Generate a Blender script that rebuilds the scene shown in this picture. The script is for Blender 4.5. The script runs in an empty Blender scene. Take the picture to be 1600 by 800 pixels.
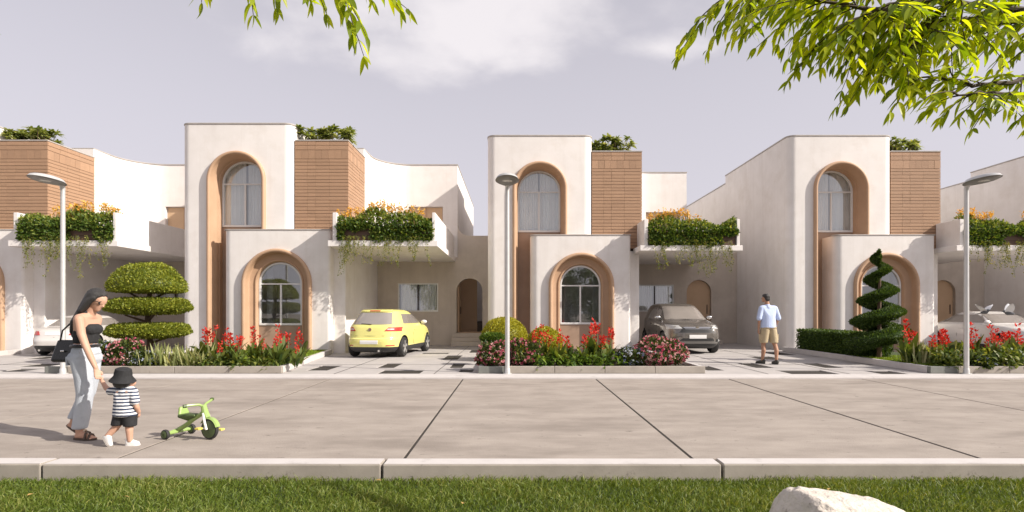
import bpy, bmesh, math, random
import numpy as np
from mathutils import Vector, Matrix, Euler

random.seed(11)
rng = np.random.default_rng(11)
PI = math.pi
S = bpy.context.scene
COL = S.collection

# ------------------------------------------------------------------ camera
CAM_H = 1.42
cam_d = bpy.data.cameras.new("camera")
cam_d.sensor_width = 36.0
cam_d.lens = 900.0 / 1600.0 * 36.0
cam_d.shift_x = -2.0 / 1600.0
cam_d.shift_y = 86.0 / 1600.0
cam_d.clip_start = 0.05
cam_d.clip_end = 3000.0
cam = bpy.data.objects.new("camera", cam_d)
COL.objects.link(cam)
cam.location = (0, 0, CAM_H)
cam.rotation_euler = (PI / 2, 0, 0)
S.camera = cam

# ------------------------------------------------------------------ light and exposure
SUN_AZ = math.radians(69.0)      # to the right of the facades' normal
SUN_EL = math.radians(34.0)
to_sun = Vector((math.cos(SUN_EL) * math.sin(SUN_AZ), -math.cos(SUN_EL) * math.cos(SUN_AZ), math.sin(SUN_EL)))
sd = bpy.data.lights.new("sun", 'SUN')
sd.energy = 5.0
sd.angle = math.radians(0.6)
sd.color = (1.0, 0.93, 0.83)
sun = bpy.data.objects.new("sun", sd)
COL.objects.link(sun)
sun.rotation_euler = to_sun.to_track_quat('Z', 'Y').to_euler()
sun.location = (30, -20, 40)

W = bpy.data.worlds.new("World")
S.world = W
W.use_nodes = True
nt = W.node_tree
for n in list(nt.nodes):
    nt.nodes.remove(n)
def N(tree, typ, **kw):
    n = tree.nodes.new(typ)
    for k, v in kw.items():
        setattr(n, k, v)
    return n
L = nt.links.new
wo = N(nt, 'ShaderNodeOutputWorld')
bg = N(nt, 'ShaderNodeBackground')
bg.inputs['Strength'].default_value = 0.13
sky = N(nt, 'ShaderNodeTexSky', sky_type='NISHITA')
sky.sun_disc = False
sky.sun_elevation = SUN_EL
sky.sun_rotation = math.atan2(to_sun.x, to_sun.y)
sky.dust_density = 3.0
sky.air_density = 1.0
sky.ozone_density = 1.5
hs = N(nt, 'ShaderNodeHueSaturation')
hs.inputs['Saturation'].default_value = 0.30
L(sky.outputs[0], hs.inputs['Color'])
tint = N(nt, 'ShaderNodeMixRGB', blend_type='MULTIPLY')
tint.inputs[0].default_value = 1.0
tint.inputs[2].default_value = (1.0, 0.94, 0.985, 1)
L(hs.outputs[0], tint.inputs[1])
# a thin even veil of high haze over the whole sky
veil = N(nt, 'ShaderNodeMixRGB')
veil.inputs[2].default_value = (4.42, 4.22, 4.62, 1)
L(tint.outputs[0], veil.inputs[1])
# clouds: noise on a flat cloud deck seen in perspective
tc = N(nt, 'ShaderNodeTexCoord')
sep = N(nt, 'ShaderNodeSeparateXYZ')
L(tc.outputs['Generated'], sep.inputs[0])
addz = N(nt, 'ShaderNodeMath', operation='ADD'); addz.inputs[1].default_value = 0.22
mxz = N(nt, 'ShaderNodeMath', operation='MAXIMUM'); mxz.inputs[1].default_value = 0.05
vr = N(nt, 'ShaderNodeMapRange'); vr.inputs[1].default_value = 0.0; vr.inputs[2].default_value = 0.55; vr.inputs[3].default_value = 0.95; vr.inputs[4].default_value = 0.45
L(sep.outputs[2], vr.inputs[0]); L(vr.outputs[0], veil.inputs[0])
L(sep.outputs[2], addz.inputs[0]); L(addz.outputs[0], mxz.inputs[0])
dx = N(nt, 'ShaderNodeMath', operation='DIVIDE'); dy = N(nt, 'ShaderNodeMath', operation='DIVIDE')
L(sep.outputs[0], dx.inputs[0]); L(mxz.outputs[0], dx.inputs[1])
L(sep.outputs[1], dy.inputs[0]); L(mxz.outputs[0], dy.inputs[1])
cmb = N(nt, 'ShaderNodeCombineXYZ')
L(dx.outputs[0], cmb.inputs[0]); L(dy.outputs[0], cmb.inputs[1])
nz = N(nt, 'ShaderNodeTexNoise')
nz.inputs['Scale'].default_value = 2.6
nz.inputs['Detail'].default_value = 7.0
nz.inputs['Roughness'].default_value = 0.52
nz.inputs['Distortion'].default_value = 0.15
L(cmb.outputs[0], nz.inputs['Vector'])
def wmath(op, a, b=None):
    n = N(nt, 'ShaderNodeMath', operation=op)
    for i, q in enumerate((a, b)):
        if q is None: continue
        if isinstance(q, (int, float)): n.inputs[i].default_value = q
        else: L(q, n.inputs[i])
    return n.outputs[0]
# cumulus banks spread round the whole sky: (x, y) on the deck, half sizes
banks = [(-.10, 1.30, .40, .27), (.36, 1.42, .13, .07), (-1.5, .5, .5, .35), (1.5, .1, .6, .4), (.5, -.9, .5, .4), (-.9, -1.3, .6, .4), (-.75, 2.05, .16, .06), (1.9, -1.6, .5, .5)]
tot = None
for (bx, by, sx, sy) in banks:
    mp = N(nt, 'ShaderNodeMapping', vector_type='POINT')
    mp.inputs['Location'].default_value = (-bx / sx, -by / sy, 0); mp.inputs['Scale'].default_value = (1 / sx, 1 / sy, 1)
    L(cmb.outputs[0], mp.inputs[0])
    ln = N(nt, 'ShaderNodeVectorMath', operation='LENGTH'); L(mp.outputs[0], ln.inputs[0])
    q = wmath('SUBTRACT', 1.0, ln.outputs['Value'])
    tot = q if tot is None else wmath('MAXIMUM', tot, q)
tot = wmath('MAXIMUM', tot, -0.75)
body = wmath('ADD', wmath('MULTIPLY', tot, 0.42), wmath('MULTIPLY', wmath('SUBTRACT', nz.outputs['Fac'], 0.5), 1.35))
cr = N(nt, 'ShaderNodeMapRange'); cr.interpolation_type = 'SMOOTHSTEP'
cr.inputs[1].default_value = -0.10; cr.inputs[2].default_value = 0.34; cr.inputs[4].default_value = 0.80
L(body, cr.inputs[0])
cloud = N(nt, 'ShaderNodeMixRGB')
cloud.inputs[2].default_value = (5.9, 5.6, 5.7, 1)
L(cr.outputs[0], cloud.inputs[0]); L(veil.outputs[0], cloud.inputs[1])
L(cloud.outputs[0], bg.inputs['Color'])
L(bg.outputs[0], wo.inputs['Surface'])

S.view_settings.view_transform = 'Standard'
S.view_settings.look = 'None'
S.view_settings.gamma = 1.0
S.view_settings.use_curve_mapping = False
S.view_settings.exposure = 0.36
S.cycles.max_bounces = 8
S.cycles.transparent_max_bounces = 12
S.cycles.use_denoising = True

# ------------------------------------------------------------------ helpers: scene objects
def tag(o, label=None, cat=None, group=None, kind=None):
    if label: o['label'] = label
    if cat: o['category'] = cat
    if group: o['group'] = group
    if kind: o['kind'] = kind
    return o

def empty(name, loc=(0, 0, 0), rz=0.0, label=None, cat=None, group=None):
    o = bpy.data.objects.new(name, None)
    o.empty_display_size = 0.2
    COL.objects.link(o)
    o.location = loc
    o.rotation_euler = (0, 0, rz)
    return tag(o, label, cat, group)

def link(name, me, mat=None, parent=None, loc=None, rot=None, scale=None):
    o = bpy.data.objects.new(name, me)
    COL.objects.link(o)
    if mat is not None and len(me.materials) == 0:
        for m in (mat if isinstance(mat, (list, tuple)) else [mat]):
            me.materials.append(m)
    if parent is not None: o.parent = parent
    if loc is not None: o.location = loc
    if rot is not None: o.rotation_euler = rot
    if scale is not None: o.scale = scale
    return o

def smooth(me, ang=35):
    n = len(me.polygons)
    me.polygons.foreach_set('use_smooth', [True] * n)
    me.set_sharp_from_angle(angle=math.radians(ang))
    return me

def np_mesh(name, V, F, smooth_all=False, attr=None):
    """V (n,3) float, F list of tuples or (m,k) int array"""
    me = bpy.data.meshes.new(name)
    V = np.asarray(V, dtype=np.float32).reshape(-1, 3)
    if isinstance(F, np.ndarray):
        m, k = F.shape
        me.vertices.add(len(V)); me.vertices.foreach_set('co', V.ravel())
        me.loops.add(m * k); me.loops.foreach_set('vertex_index', F.astype(np.int32).ravel())
        me.polygons.add(m)
        me.polygons.foreach_set('loop_start', (np.arange(m) * k).astype(np.int32))
        me.polygons.foreach_set('loop_total', np.full(m, k, dtype=np.int32))
        me.update(calc_edges=True); me.validate()
    else:
        me.from_pydata([tuple(map(float, v)) for v in V], [], F)
        me.update()
    if smooth_all:
        me.polygons.foreach_set('use_smooth', [True] * len(me.polygons))
    if attr is not None:
        a = me.attributes.new('tint', 'FLOAT', 'POINT')
        a.data.foreach_set('value', np.asarray(attr, dtype=np.float32))
    return me

class MB:
    """collects simple shapes into one mesh"""
    def __init__(s): s.v = []; s.f = []
    def add(s, V, F):
        b = len(s.v); s.v += [tuple(p) for p in V]; s.f += [tuple(i + b for i in f) for f in F]; return s
    def box(s, x0, x1, y0, y1, z0, z1):
        V = [(x0, y0, z0), (x1, y0, z0), (x1, y1, z0), (x0, y1, z0), (x0, y0, z1), (x1, y0, z1), (x1, y1, z1), (x0, y1, z1)]
        return s.add(V, [(3, 2, 1, 0), (4, 5, 6, 7), (0, 1, 5, 4), (1, 2, 6, 5), (2, 3, 7, 6), (3, 0, 4, 7)])
    def prism(s, pts, z0, z1):
        n = len(pts)
        V = [(x, y, z0) for x, y in pts] + [(x, y, z1) for x, y in pts]
        F = [tuple(range(n - 1, -1, -1)), tuple(range(n, 2 * n))] + [(i, (i + 1) % n, n + (i + 1) % n, n + i) for i in range(n)]
        return s.add(V, F)
    def prism_y(s, pts, y0, y1):   # pts (x,z), counter-clockwise seen from -y
        n = len(pts)
        V = [(x, y0, z) for x, z in pts] + [(x, y1, z) for x, z in pts]
        F = [tuple(range(n)), tuple(range(2 * n - 1, n - 1, -1))] + [(i, n + i, n + (i + 1) % n, (i + 1) % n) for i in range(n)]
        return s.add(V, F)
    def tube(s, pts, r, k=8, closed=False, caps=True):
        pts = [Vector(p) for p in pts]
        n = len(pts)
        rr = r if isinstance(r, (list, tuple)) else [r] * n
        V = []; F = []
        up = None
        for i, p in enumerate(pts):
            a = pts[(i - 1) % n] if (closed or i > 0) else p
            b = pts[(i + 1) % n] if (closed or i < n - 1) else p
            t = (b - a)
            if t.length < 1e-9: t = Vector((0, 0, 1))
            t.normalize()
            if up is None:
                up = Vector((0, 0, 1)) if abs(t.z) < .9 else Vector((1, 0, 0))
            x = t.cross(up)
            if x.length < 1e-6: x = t.cross(Vector((0, 1, 0)))
            x.normalize(); y = x.cross(t).normalized(); up = y
            for j in range(k):
                an = 2 * PI * j / k
                V.append(p + (x * math.cos(an) + y * math.sin(an)) * rr[i])
        m = n if closed else n - 1
        for i in range(m):
            for j in range(k):
                F.append((i * k + j, i * k + (j + 1) % k, ((i + 1) % n) * k + (j + 1) % k, ((i + 1) % n) * k + j))
        if not closed and caps:
            F.append(tuple(range(k - 1, -1, -1))); F.append(tuple((n - 1) * k + j for j in range(k)))
        return s.add(V, F)
    def lathe(s, prof, axis='z', k=24, c=(0, 0, 0)):
        V = []; F = []; n = len(prof)
        for (r, h) in prof:
            for j in range(k):
                a = 2 * PI * j / k
                p = (r * math.cos(a), r * math.sin(a), h)
                if axis == 'x': p = (h, r * math.cos(a), r * math.sin(a))
                elif axis == 'y': p = (r * math.cos(a), h, r * math.sin(a))
                V.append((p[0] + c[0], p[1] + c[1], p[2] + c[2]))
        for i in range(n - 1):
            for j in range(k):
                F.append((i * k + j, i * k + (j + 1) % k, (i + 1) * k + (j + 1) % k, (i + 1) * k + j))
        F.append(tuple(range(k - 1, -1, -1))); F.append(tuple((n - 1) * k + j for j in range(k)))
        return s.add(V, F)
    def mesh(s, name='m', ang=35, bevel=0.0, fix=True):
        me = bpy.data.meshes.new(name); me.from_pydata(s.v, [], s.f); me.update()
        if fix or bevel:
            bm = bmesh.new(); bm.from_mesh(me)
            bmesh.ops.recalc_face_normals(bm, faces=bm.faces)
            if bevel:
                es = [e for e in bm.edges if len(e.link_faces) == 2 and e.calc_face_angle(0) > .6]
                bmesh.ops.bevel(bm, geom=es, offset=bevel, segments=2, profile=.5, affect='EDGES', clamp_overlap=True)
            bm.to_mesh(me); bm.free()
        if ang: smooth(me, 18 if bevel else ang)
        return me
    def build(s, name, mat=None, parent=None, ang=35, bevel=0.0, **kw):
        return link(name, s.mesh(name, ang, bevel), mat, parent, **kw)

def evaluate(o):
    """bake the modifiers of o into its mesh"""
    dg = bpy.context.evaluated_depsgraph_get(); dg.update()
    me = bpy.data.meshes.new_from_object(o.evaluated_get(dg))
    o.modifiers.clear(); old = o.data; o.data = me
    if old.users == 0: bpy.data.meshes.remove(old)
    return o

def cut(o, cutters, mat_mode='INDEX'):
    tmp = []
    for me in cutters:
        c = bpy.data.objects.new('cutter', me); COL.objects.link(c)
        c.parent = o.parent
        c.location = o.location; c.rotation_euler = o.rotation_euler
        m = o.modifiers.new('b', 'BOOLEAN'); m.operation = 'DIFFERENCE'; m.object = c; m.solver = 'EXACT'
        m.material_mode = mat_mode
        tmp.append(c)
    evaluate(o)
    for c in tmp:
        me = c.data; bpy.data.objects.remove(c); bpy.data.meshes.remove(me)
    smooth(o.data, 30)
    return o

def copy_tree(o, parent=None):
    c = o.copy(); COL.objects.link(c); c.parent = parent
    for ch in list(o.children): copy_tree(ch, c)
    return c

# ------------------------------------------------------------------ helpers: materials
def newmat(name):
    m = bpy.data.materials.new(name); m.use_nodes = True
    t = m.node_tree
    b = t.nodes['Principled BSDF']
    return m, t, b

def pm(name, c1, c2=None, scale=3.0, rough=0.6, bump=0.0, bscale=40.0, metal=0.0, detail=6.0, spec=0.5, coat=0.0,
       stretch=(1, 1, 1), c3=None, s3=0.6, rand=0.0, t3=(0.55, 0.75), bdist=0.01, world=False, streak=None):
    """noise-mottled principled material; c3 = stains of their own shape; rand = per-object value shift"""
    m, t, b = newmat(name); l = t.links.new
    c2 = c2 or c1
    tc = N(t, 'ShaderNodeTexCoord'); mp = N(t, 'ShaderNodeMapping'); mp.inputs['Scale'].default_value = stretch
    oi = N(t, 'ShaderNodeObjectInfo')
    geo = N(t, 'ShaderNodeNewGeometry')
    l(geo.outputs['Position'] if world else tc.outputs['Object'], mp.inputs[0])
    if rand:
        ml = N(t, 'ShaderNodeVectorMath', operation='MULTIPLY_ADD')
        ml.inputs[1].default_value = (13.1, 7.7, 5.3)
        cx = N(t, 'ShaderNodeCombineXYZ'); l(oi.outputs['Random'], cx.inputs[0]); l(oi.outputs['Random'], cx.inputs[1]); l(oi.outputs['Random'], cx.inputs[2])
        l(cx.outputs[0], ml.inputs[0]); l(mp.outputs[0], ml.inputs[2]); vec = ml.outputs[0]
    else: vec = mp.outputs[0]
    nz = N(t, 'ShaderNodeTexNoise'); nz.inputs['Scale'].default_value = scale; nz.inputs['Detail'].default_value = detail
    nz.inputs['Roughness'].default_value = .6
    l(vec, nz.inputs['Vector'])
    rp = N(t, 'ShaderNodeValToRGB'); rp.color_ramp.elements[0].position = .3; rp.color_ramp.elements[1].position = .7
    rp.color_ramp.elements[0].color = (*c1, 1); rp.color_ramp.elements[1].color = (*c2, 1)
    l(nz.outputs['Fac'], rp.inputs[0]); col = rp.outputs[0]
    if c3:
        n3 = N(t, 'ShaderNodeTexNoise'); n3.inputs['Scale'].default_value = s3; n3.inputs['Detail'].default_value = 8; n3.inputs['Roughness'].default_value = .65
        l(vec, n3.inputs['Vector'])
        r3 = N(t, 'ShaderNodeMapRange'); r3.inputs[1].default_value = t3[0]; r3.inputs[2].default_value = t3[1]; l(n3.outputs['Fac'], r3.inputs[0])
        mx = N(t, 'ShaderNodeMixRGB'); mx.inputs[2].default_value = (*c3, 1); l(r3.outputs[0], mx.inputs[0]); l(col, mx.inputs[1]); col = mx.outputs[0]
    if streak:
        sc_, thr, amt, cs = streak
        m4 = N(t, 'ShaderNodeMapping'); m4.inputs['Scale'].default_value = sc_; l(geo.outputs['Position'], m4.inputs[0])
        n4 = N(t, 'ShaderNodeTexNoise'); n4.inputs['Scale'].default_value = 1.0; n4.inputs['Detail'].default_value = 7; n4.inputs['Roughness'].default_value = .6
        l(m4.outputs[0], n4.inputs['Vector'])
        r4 = N(t, 'ShaderNodeMapRange'); r4.inputs[1].default_value = thr[0]; r4.inputs[2].default_value = thr[1]; r4.inputs[4].default_value = amt; l(n4.outputs['Fac'], r4.inputs[0])
        x4 = N(t, 'ShaderNodeMixRGB'); x4.inputs[2].default_value = (*cs, 1); l(r4.outputs[0], x4.inputs[0]); l(col, x4.inputs[1]); col = x4.outputs[0]
    if rand:
        hv = N(t, 'ShaderNodeHueSaturation'); mr = N(t, 'ShaderNodeMapRange'); mr.inputs[3].default_value = 1 - rand; mr.inputs[4].default_value = 1 + rand
        l(oi.outputs['Random'], mr.inputs[0]); l(mr.outputs[0], hv.inputs['Value']); l(col, hv.inputs['Color']); col = hv.outputs[0]
    l(col, b.inputs['Base Color'])
    b.inputs['Roughness'].default_value = rough; b.inputs['Metallic'].default_value = metal
    b.inputs['Specular IOR Level'].default_value = spec
    b.inputs['Coat Weight'].default_value = coat
    if bump:
        nb = N(t, 'ShaderNodeTexNoise'); nb.inputs['Scale'].default_value = bscale; nb.inputs['Detail'].default_value = 4
        l(vec, nb.inputs['Vector'])
        bp = N(t, 'ShaderNodeBump'); bp.inputs['Strength'].default_value = bump; bp.inputs['Distance'].default_value = bdist
        l(nb.outputs['Fac'], bp.inputs['Height']); l(bp.outputs[0], b.inputs['Normal'])
    return m

def leafmat(name, ca, cb, cc=None, trans=0.35, rough=0.5, tcol=None):
    """leaf colour runs over the per-leaf attribute 'tint'"""
    m, t, b = newmat(name); l = t.links.new
    at = N(t, 'ShaderNodeAttribute'); at.attribute_name = 'tint'
    rp = N(t, 'ShaderNodeValToRGB'); rp.color_ramp.elements[0].color = (*ca, 1); rp.color_ramp.elements[1].color = (*(cc or cb), 1)
    if cc:
        e = rp.color_ramp.elements.new(.55); e.color = (*cb, 1)
    l(at.outputs['Fac'], rp.inputs[0]); l(rp.outputs[0], b.inputs['Base Color'])
    b.inputs['Roughness'].default_value = rough; b.inputs['Specular IOR Level'].default_value = .35
    tr = N(t, 'ShaderNodeBsdfTranslucent')
    g = N(t, 'ShaderNodeMixRGB', blend_type='MULTIPLY'); g.inputs[0].default_value = 1.0; g.inputs[2].default_value = (*(tcol or (1.5, 1.35, .5)), 1)
    l(rp.outputs[0], g.inputs[1]); l(g.outputs[0], tr.inputs[0])
    mx = N(t, 'ShaderNodeMixShader'); mx.inputs[0].default_value = trans
    l(b.outputs[0], mx.inputs[1]); l(tr.outputs[0], mx.inputs[2]); l(mx.outputs[0], t.nodes['Material Output'].inputs[0])
    return m

def glassmat(name, ior=1.7, tintc=(.85, .9, .9), rough=0.02):
    m, t, b = newmat(name); l = t.links.new
    t.nodes.remove(b)
    lw_ = N(t, 'ShaderNodeLayerWeight')          # facing term, the same from both sides of the pane
    pw = N(t, 'ShaderNodeMath', operation='POWER'); pw.inputs[1].default_value = 4.0; l(lw_.outputs['Facing'], pw.inputs[0])
    f0 = ((ior - 1) / (ior + 1)) ** 2
    fr = N(t, 'ShaderNodeMath', operation='MULTIPLY_ADD'); fr.inputs[1].default_value = 1 - f0; fr.inputs[2].default_value = f0; l(pw.outputs[0], fr.inputs[0])
    tr = N(t, 'ShaderNodeBsdfTransparent'); tr.inputs[0].default_value = (*tintc, 1)
    gl = N(t, 'ShaderNodeBsdfGlossy'); gl.inputs['Roughness'].default_value = rough; gl.inputs['Color'].default_value = (1, 1, 1, 1)
    mx = N(t, 'ShaderNodeMixShader'); l(fr.outputs[0], mx.inputs[0]); l(tr.outputs[0], mx.inputs[1]); l(gl.outputs[0], mx.inputs[2])
    l(mx.outputs[0], t.nodes['Material Output'].inputs[0])
    return m

M = {}
M['stucco'] = pm('stucco', (.80, .762, .733), (.73, .69, .655), 1.6, .85, .3, 60, c3=(.65, .595, .54), s3=.9, t3=(.52, .82), spec=.25, streak=((5, 5, .22), (.52, .80), .26, (.56, .51, .46)))
M['taupe'] = pm('taupe_tone', (.60, .53, .455), (.52, .455, .39), 1.4, .85, .3, 60, c3=(.44, .38, .32), s3=.8, t3=(.5, .8), spec=.25, streak=((5, 5, .25), (.5, .78), .35, (.40, .345, .29)))  # darker, browner base colour than the stucco
M['coping'] = pm('coping', (.36, .33, .30), (.44, .40, .37), 6, .7, .1, 40)
M['bronze'] = pm('bronze_render', (.50, .325, .21), (.44, .285, .18), 2.2, .62, .12, 80, spec=.35)
M['bronze_panel'] = pm('bronze_panel', (.39, .27, .195), (.34, .232, .165), 2.2, .6, .1, 60, spec=.35)
M['wood'] = pm('wood_plank', (.43, .27, .17), (.34, .205, .125), 9, .62, .6, 30, stretch=(.35, .35, 9), rand=.06, spec=.3)
M['woodv'] = pm('wood_batten', (.43, .27, .17), (.34, .205, .125), 9, .62, .5, 30, stretch=(9, 9, .35), rand=.12, spec=.3)
M['woodcore'] = pm('wood_backing', (.12, .06, .03), (.10, .05, .025), 6, .8)
M['planter'] = pm('planter_wood', (.11, .06, .035), (.075, .042, .026), 8, .6, .4, 20, stretch=(.4, .4, 8))
M['winframe'] = pm('window_frame', (.74, .73, .71), (.70, .69, .67), 5, .45)
M['glass'] = glassmat('window_glass', 2.2, (.95, .97, .97))
M['curtain'] = pm('curtain', (.84, .82, .80), (.78, .76, .74), 4, .9)
M['tan'] = pm('tan_door', (.58, .40, .25), (.53, .36, .22), 2.5, .6, .05, 40)
M['dark'] = pm('dark_wood', (.05, .032, .022), (.04, .025, .018), 6, .6)
M['road'] = pm('road_concrete', (.375, .328, .287), (.275, .238, .207), 2.6, .82, .5, 70, c3=(.13, .11, .094), s3=8, stretch=(.6, 1.2, 1), t3=(.62, .72), detail=11, world=True, spec=.3, streak=((.42, 1.1, 1), (.50, .66), .62, (.20, .17, .146)))
M['paving'] = pm('paving', (.46, .43, .41), (.40, .375, .36), 2.2, .75, .15, 60, c3=(.34, .315, .295), s3=.7, t3=(.56, .8), spec=.3)
M['gravel'] = pm('dark_gravel', (.042, .034, .026), (.022, .018, .015), 60, .9, .9, 70)
M['kerb_white'] = pm('pale_kerb', (.575, .54, .52), (.51, .478, .46), 4, .7, .2, 70, c3=(.36, .33, .305), s3=2.0, t3=(.6, .8))
M['kerb'] = pm('kerb_concrete', (.37, .33, .285), (.29, .258, .222), 3.5, .85, .15, 90, c3=(.17, .148, .125), s3=9, t3=(.62, .74), detail=9)
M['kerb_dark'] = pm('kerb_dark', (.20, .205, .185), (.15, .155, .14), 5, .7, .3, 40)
M['soil'] = pm('soil', (.055, .038, .026), (.03, .022, .015), 25, .95, .8, 30)
M['ground'] = pm('ground', (.20, .17, .13), (.15, .125, .10), .3, .9)
M['turf'] = pm('turf_soil', (.05, .075, .018), (.035, .05, .014), 12, .95, .6, 50)

# ------------------------------------------------------------------ the setting
def structure(o): o['kind'] = 'structure'; return o
g = MB(); g.add([(-900, -300, -.22), (900, -300, -.22), (900, 1500, -.22), (-900, 1500, -.22)], [(0, 1, 2, 3)])
structure(g.build('ground', M['ground'], ang=0))

# road: concrete slabs with open joints, resting on a dark bed
rb = MB(); rb.box(-60, 60, 5.50, 12.05, -.2, -.007)
road = structure(rb.build('road', M['gravel'], ang=0))
JX0, JW = -1.05, 2.774
for i in range(-11, 12):
    x0 = JX0 + i * JW
    s = MB(); wj = .016 if i >= -1 else .010
    s.box(wj - JW / 2, JW / 2 - wj, -3.265, 3.265, -.10, 0)
    s.build('slab', M['road'], road, bevel=.0025, loc=(x0 + JW / 2, 8.785, random.uniform(-.002, .002)))

# front kerb of pale stones
kb = MB(); kb.box(-40, 40, 5.31, 5.47, -.22, -.06)
kerb = structure(kb.build('kerb', M['gravel'], ang=0))
for i in range(-9, 10):
    x0 = -1.21 + i * 3.13
    k = MB(); k.box(-1.556, 1.556, -.105, .105, -.20, 0)
    st = k.build('kerb_stone', M['kerb'], kerb, bevel=.012, loc=(x0 + 1.565, 5.395 + random.uniform(-.004, .004), .012 + random.uniform(-.003, .003)))
    t_ = MB(); t_.box(-1.545, 1.545, -.095, .098, 0, .003)
    t_.build('pale_top', M['kerb_white'], st, ang=0, loc=(0, 0, 0.0005))  # top face paler than the rest of the stone
# far kerb strip
fk = MB(); fk.box(-60, 60, 12.055, 12.64, -.15, .038)
structure(fk.build('kerb_strip', M['kerb_white'], bevel=.012))

# paved forecourt with recessed pads of dark gravel
pads = [(-4.87,-4.35,13.45,14.72),(-3.36,-2.92,14.06,15.35),(-3.04,-2.08,12.77,13.60),(-2.07,-1.59,16.46,18.13),(-1.58,-1.25,14.06,15.26),
 (-3.01,-2.12,18.67,19.25),(-1.25,-0.93,13.10,13.75),(5.93,6.39,14.06,15.44),(4.54,4.93,13.45,14.55),(6.14,7.20,12.68,13.52),(7.12,7.81,16.57,17.62),
 (8.12,8.72,12.68,13.38),(7.62,8.09,14.06,15.35),(-11.88,-11.30,13.17,13.90),(-12.49,-11.54,14.38,15.26),(-14.31,-13.57,16.68,17.62),
 (-1.5,-1.0,19.2,20.6),(8.3,9.0,18.2,19.6)]
gb = MB(); gb.add([(-40, 12.645, .012), (40, 12.645, .012), (40, 40, .012), (-40, 40, .012)], [(0, 1, 2, 3)])
structure(gb.build('gravel_bed', M['gravel'], ang=0))
xs = sorted(set([-40, 40] + [p[0] for p in pads] + [p[1] for p in pads]))
ys = sorted(set([12.645, 40] + [p[2] for p in pads] + [p[3] for p in pads]))
bm = bmesh.new()
vt = {}
def gv(i, j):
    if (i, j) not in vt: vt[i, j] = bm.verts.new((xs[i], ys[j], 0))
    return vt[i, j]
for i in range(len(xs) - 1):
    for j in range(len(ys) - 1):
        cx, cy = (xs[i] + xs[i + 1]) / 2, (ys[j] + ys[j + 1]) / 2
        if any(p[0] < cx < p[1] and p[2] < cy < p[3] for p in pads): continue
        bm.faces.new((gv(i, j), gv(i + 1, j), gv(i + 1, j + 1), gv(i, j + 1)))
ex = bmesh.ops.extrude_face_region(bm, geom=bm.faces[:])
for v in [e for e in ex['geom'] if isinstance(e, bmesh.types.BMVert)]: v.co.z += .028
for v in bm.verts: v.co.z += .004
bmesh.ops.recalc_face_normals(bm, faces=bm.faces)
me = bpy.data.meshes.new('pavement'); bm.to_mesh(me); bm.free()
structure(link('pavement', me, M['paving']))
# thin saw-cut joints of the paving, as shallow dark strips
jn = MB()
for y in (14.9, 17.4, 19.9): jn.box(-30, 30, y, y + .012, .033, .036)
for x in (-13.2, -3.95, -1.75, 5.6, 7.4): jn.box(x, x + .012, 12.66, 23, .037, .040)
structure(jn.build('paving_joints', M['gravel'], ang=0))

# ------------------------------------------------------------------ houses
def rrect(x0, x1, y0, y1, rl, rr, k=8):
    """plan outline, front corners rounded; counter-clockwise"""
    p = []
    for i in range(k + 1):
        a = PI + PI / 2 * i / k
        p.append((x0 + rl + rl * math.cos(a), y0 + rl + rl * math.sin(a)))
    for i in range(k + 1):
        a = 1.5 * PI + PI / 2 * i / k
        p.append((x1 - rr + rr * math.cos(a), y0 + rr + rr * math.sin(a)))
    return p + [(x1, y1), (x0, y1)]

def arch_pts(cx, h, zs, z0, k=28):
    p = [(cx - h, z0), (cx + h, z0)]
    for i in range(k + 1):
        a = PI * i / k
        p.append((cx + h * math.cos(a), zs + h * math.sin(a)))
    return p

def arch_cut(cx, h, zs, z0, y0, y1):
    b = MB(); b.prism_y(arch_pts(cx, h, zs, z0), y0, y1); return b.mesh('c', 0)

def arch_sweep(name, prof, cx, zs, z0, mat, parent, k=36, ang=40, z0r=None):
    """profile of (half width, y) swept up one jamb, round the arch and down the other"""
    V = []; F = []; n = len(prof)
    st = []
    def ring(fn): st.append([fn(h, y) for h, y in prof])
    ring(lambda h, y: (cx + h, y, z0 if z0r is None else z0r))
    for i in range(k + 1):
        a = PI * i / k
        ring(lambda h, y: (cx + h * math.cos(a), y, zs + h * math.sin(a)))
    ring(lambda h, y: (cx - h, y, z0))
    for r in st: V += r
    for i in range(len(st) - 1):
        for j in range(n):
            F.append((i * n + j, i * n + (j + 1) % n, (i + 1) * n + (j + 1) % n, (i + 1) * n + j))
    F.append(tuple(range(n))); F.append(tuple((len(st) - 1) * n + j for j in range(n - 1, -1, -1)))
    b = MB(); b.add(V, F)
    return b.build(name, mat, parent, ang=ang)

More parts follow.
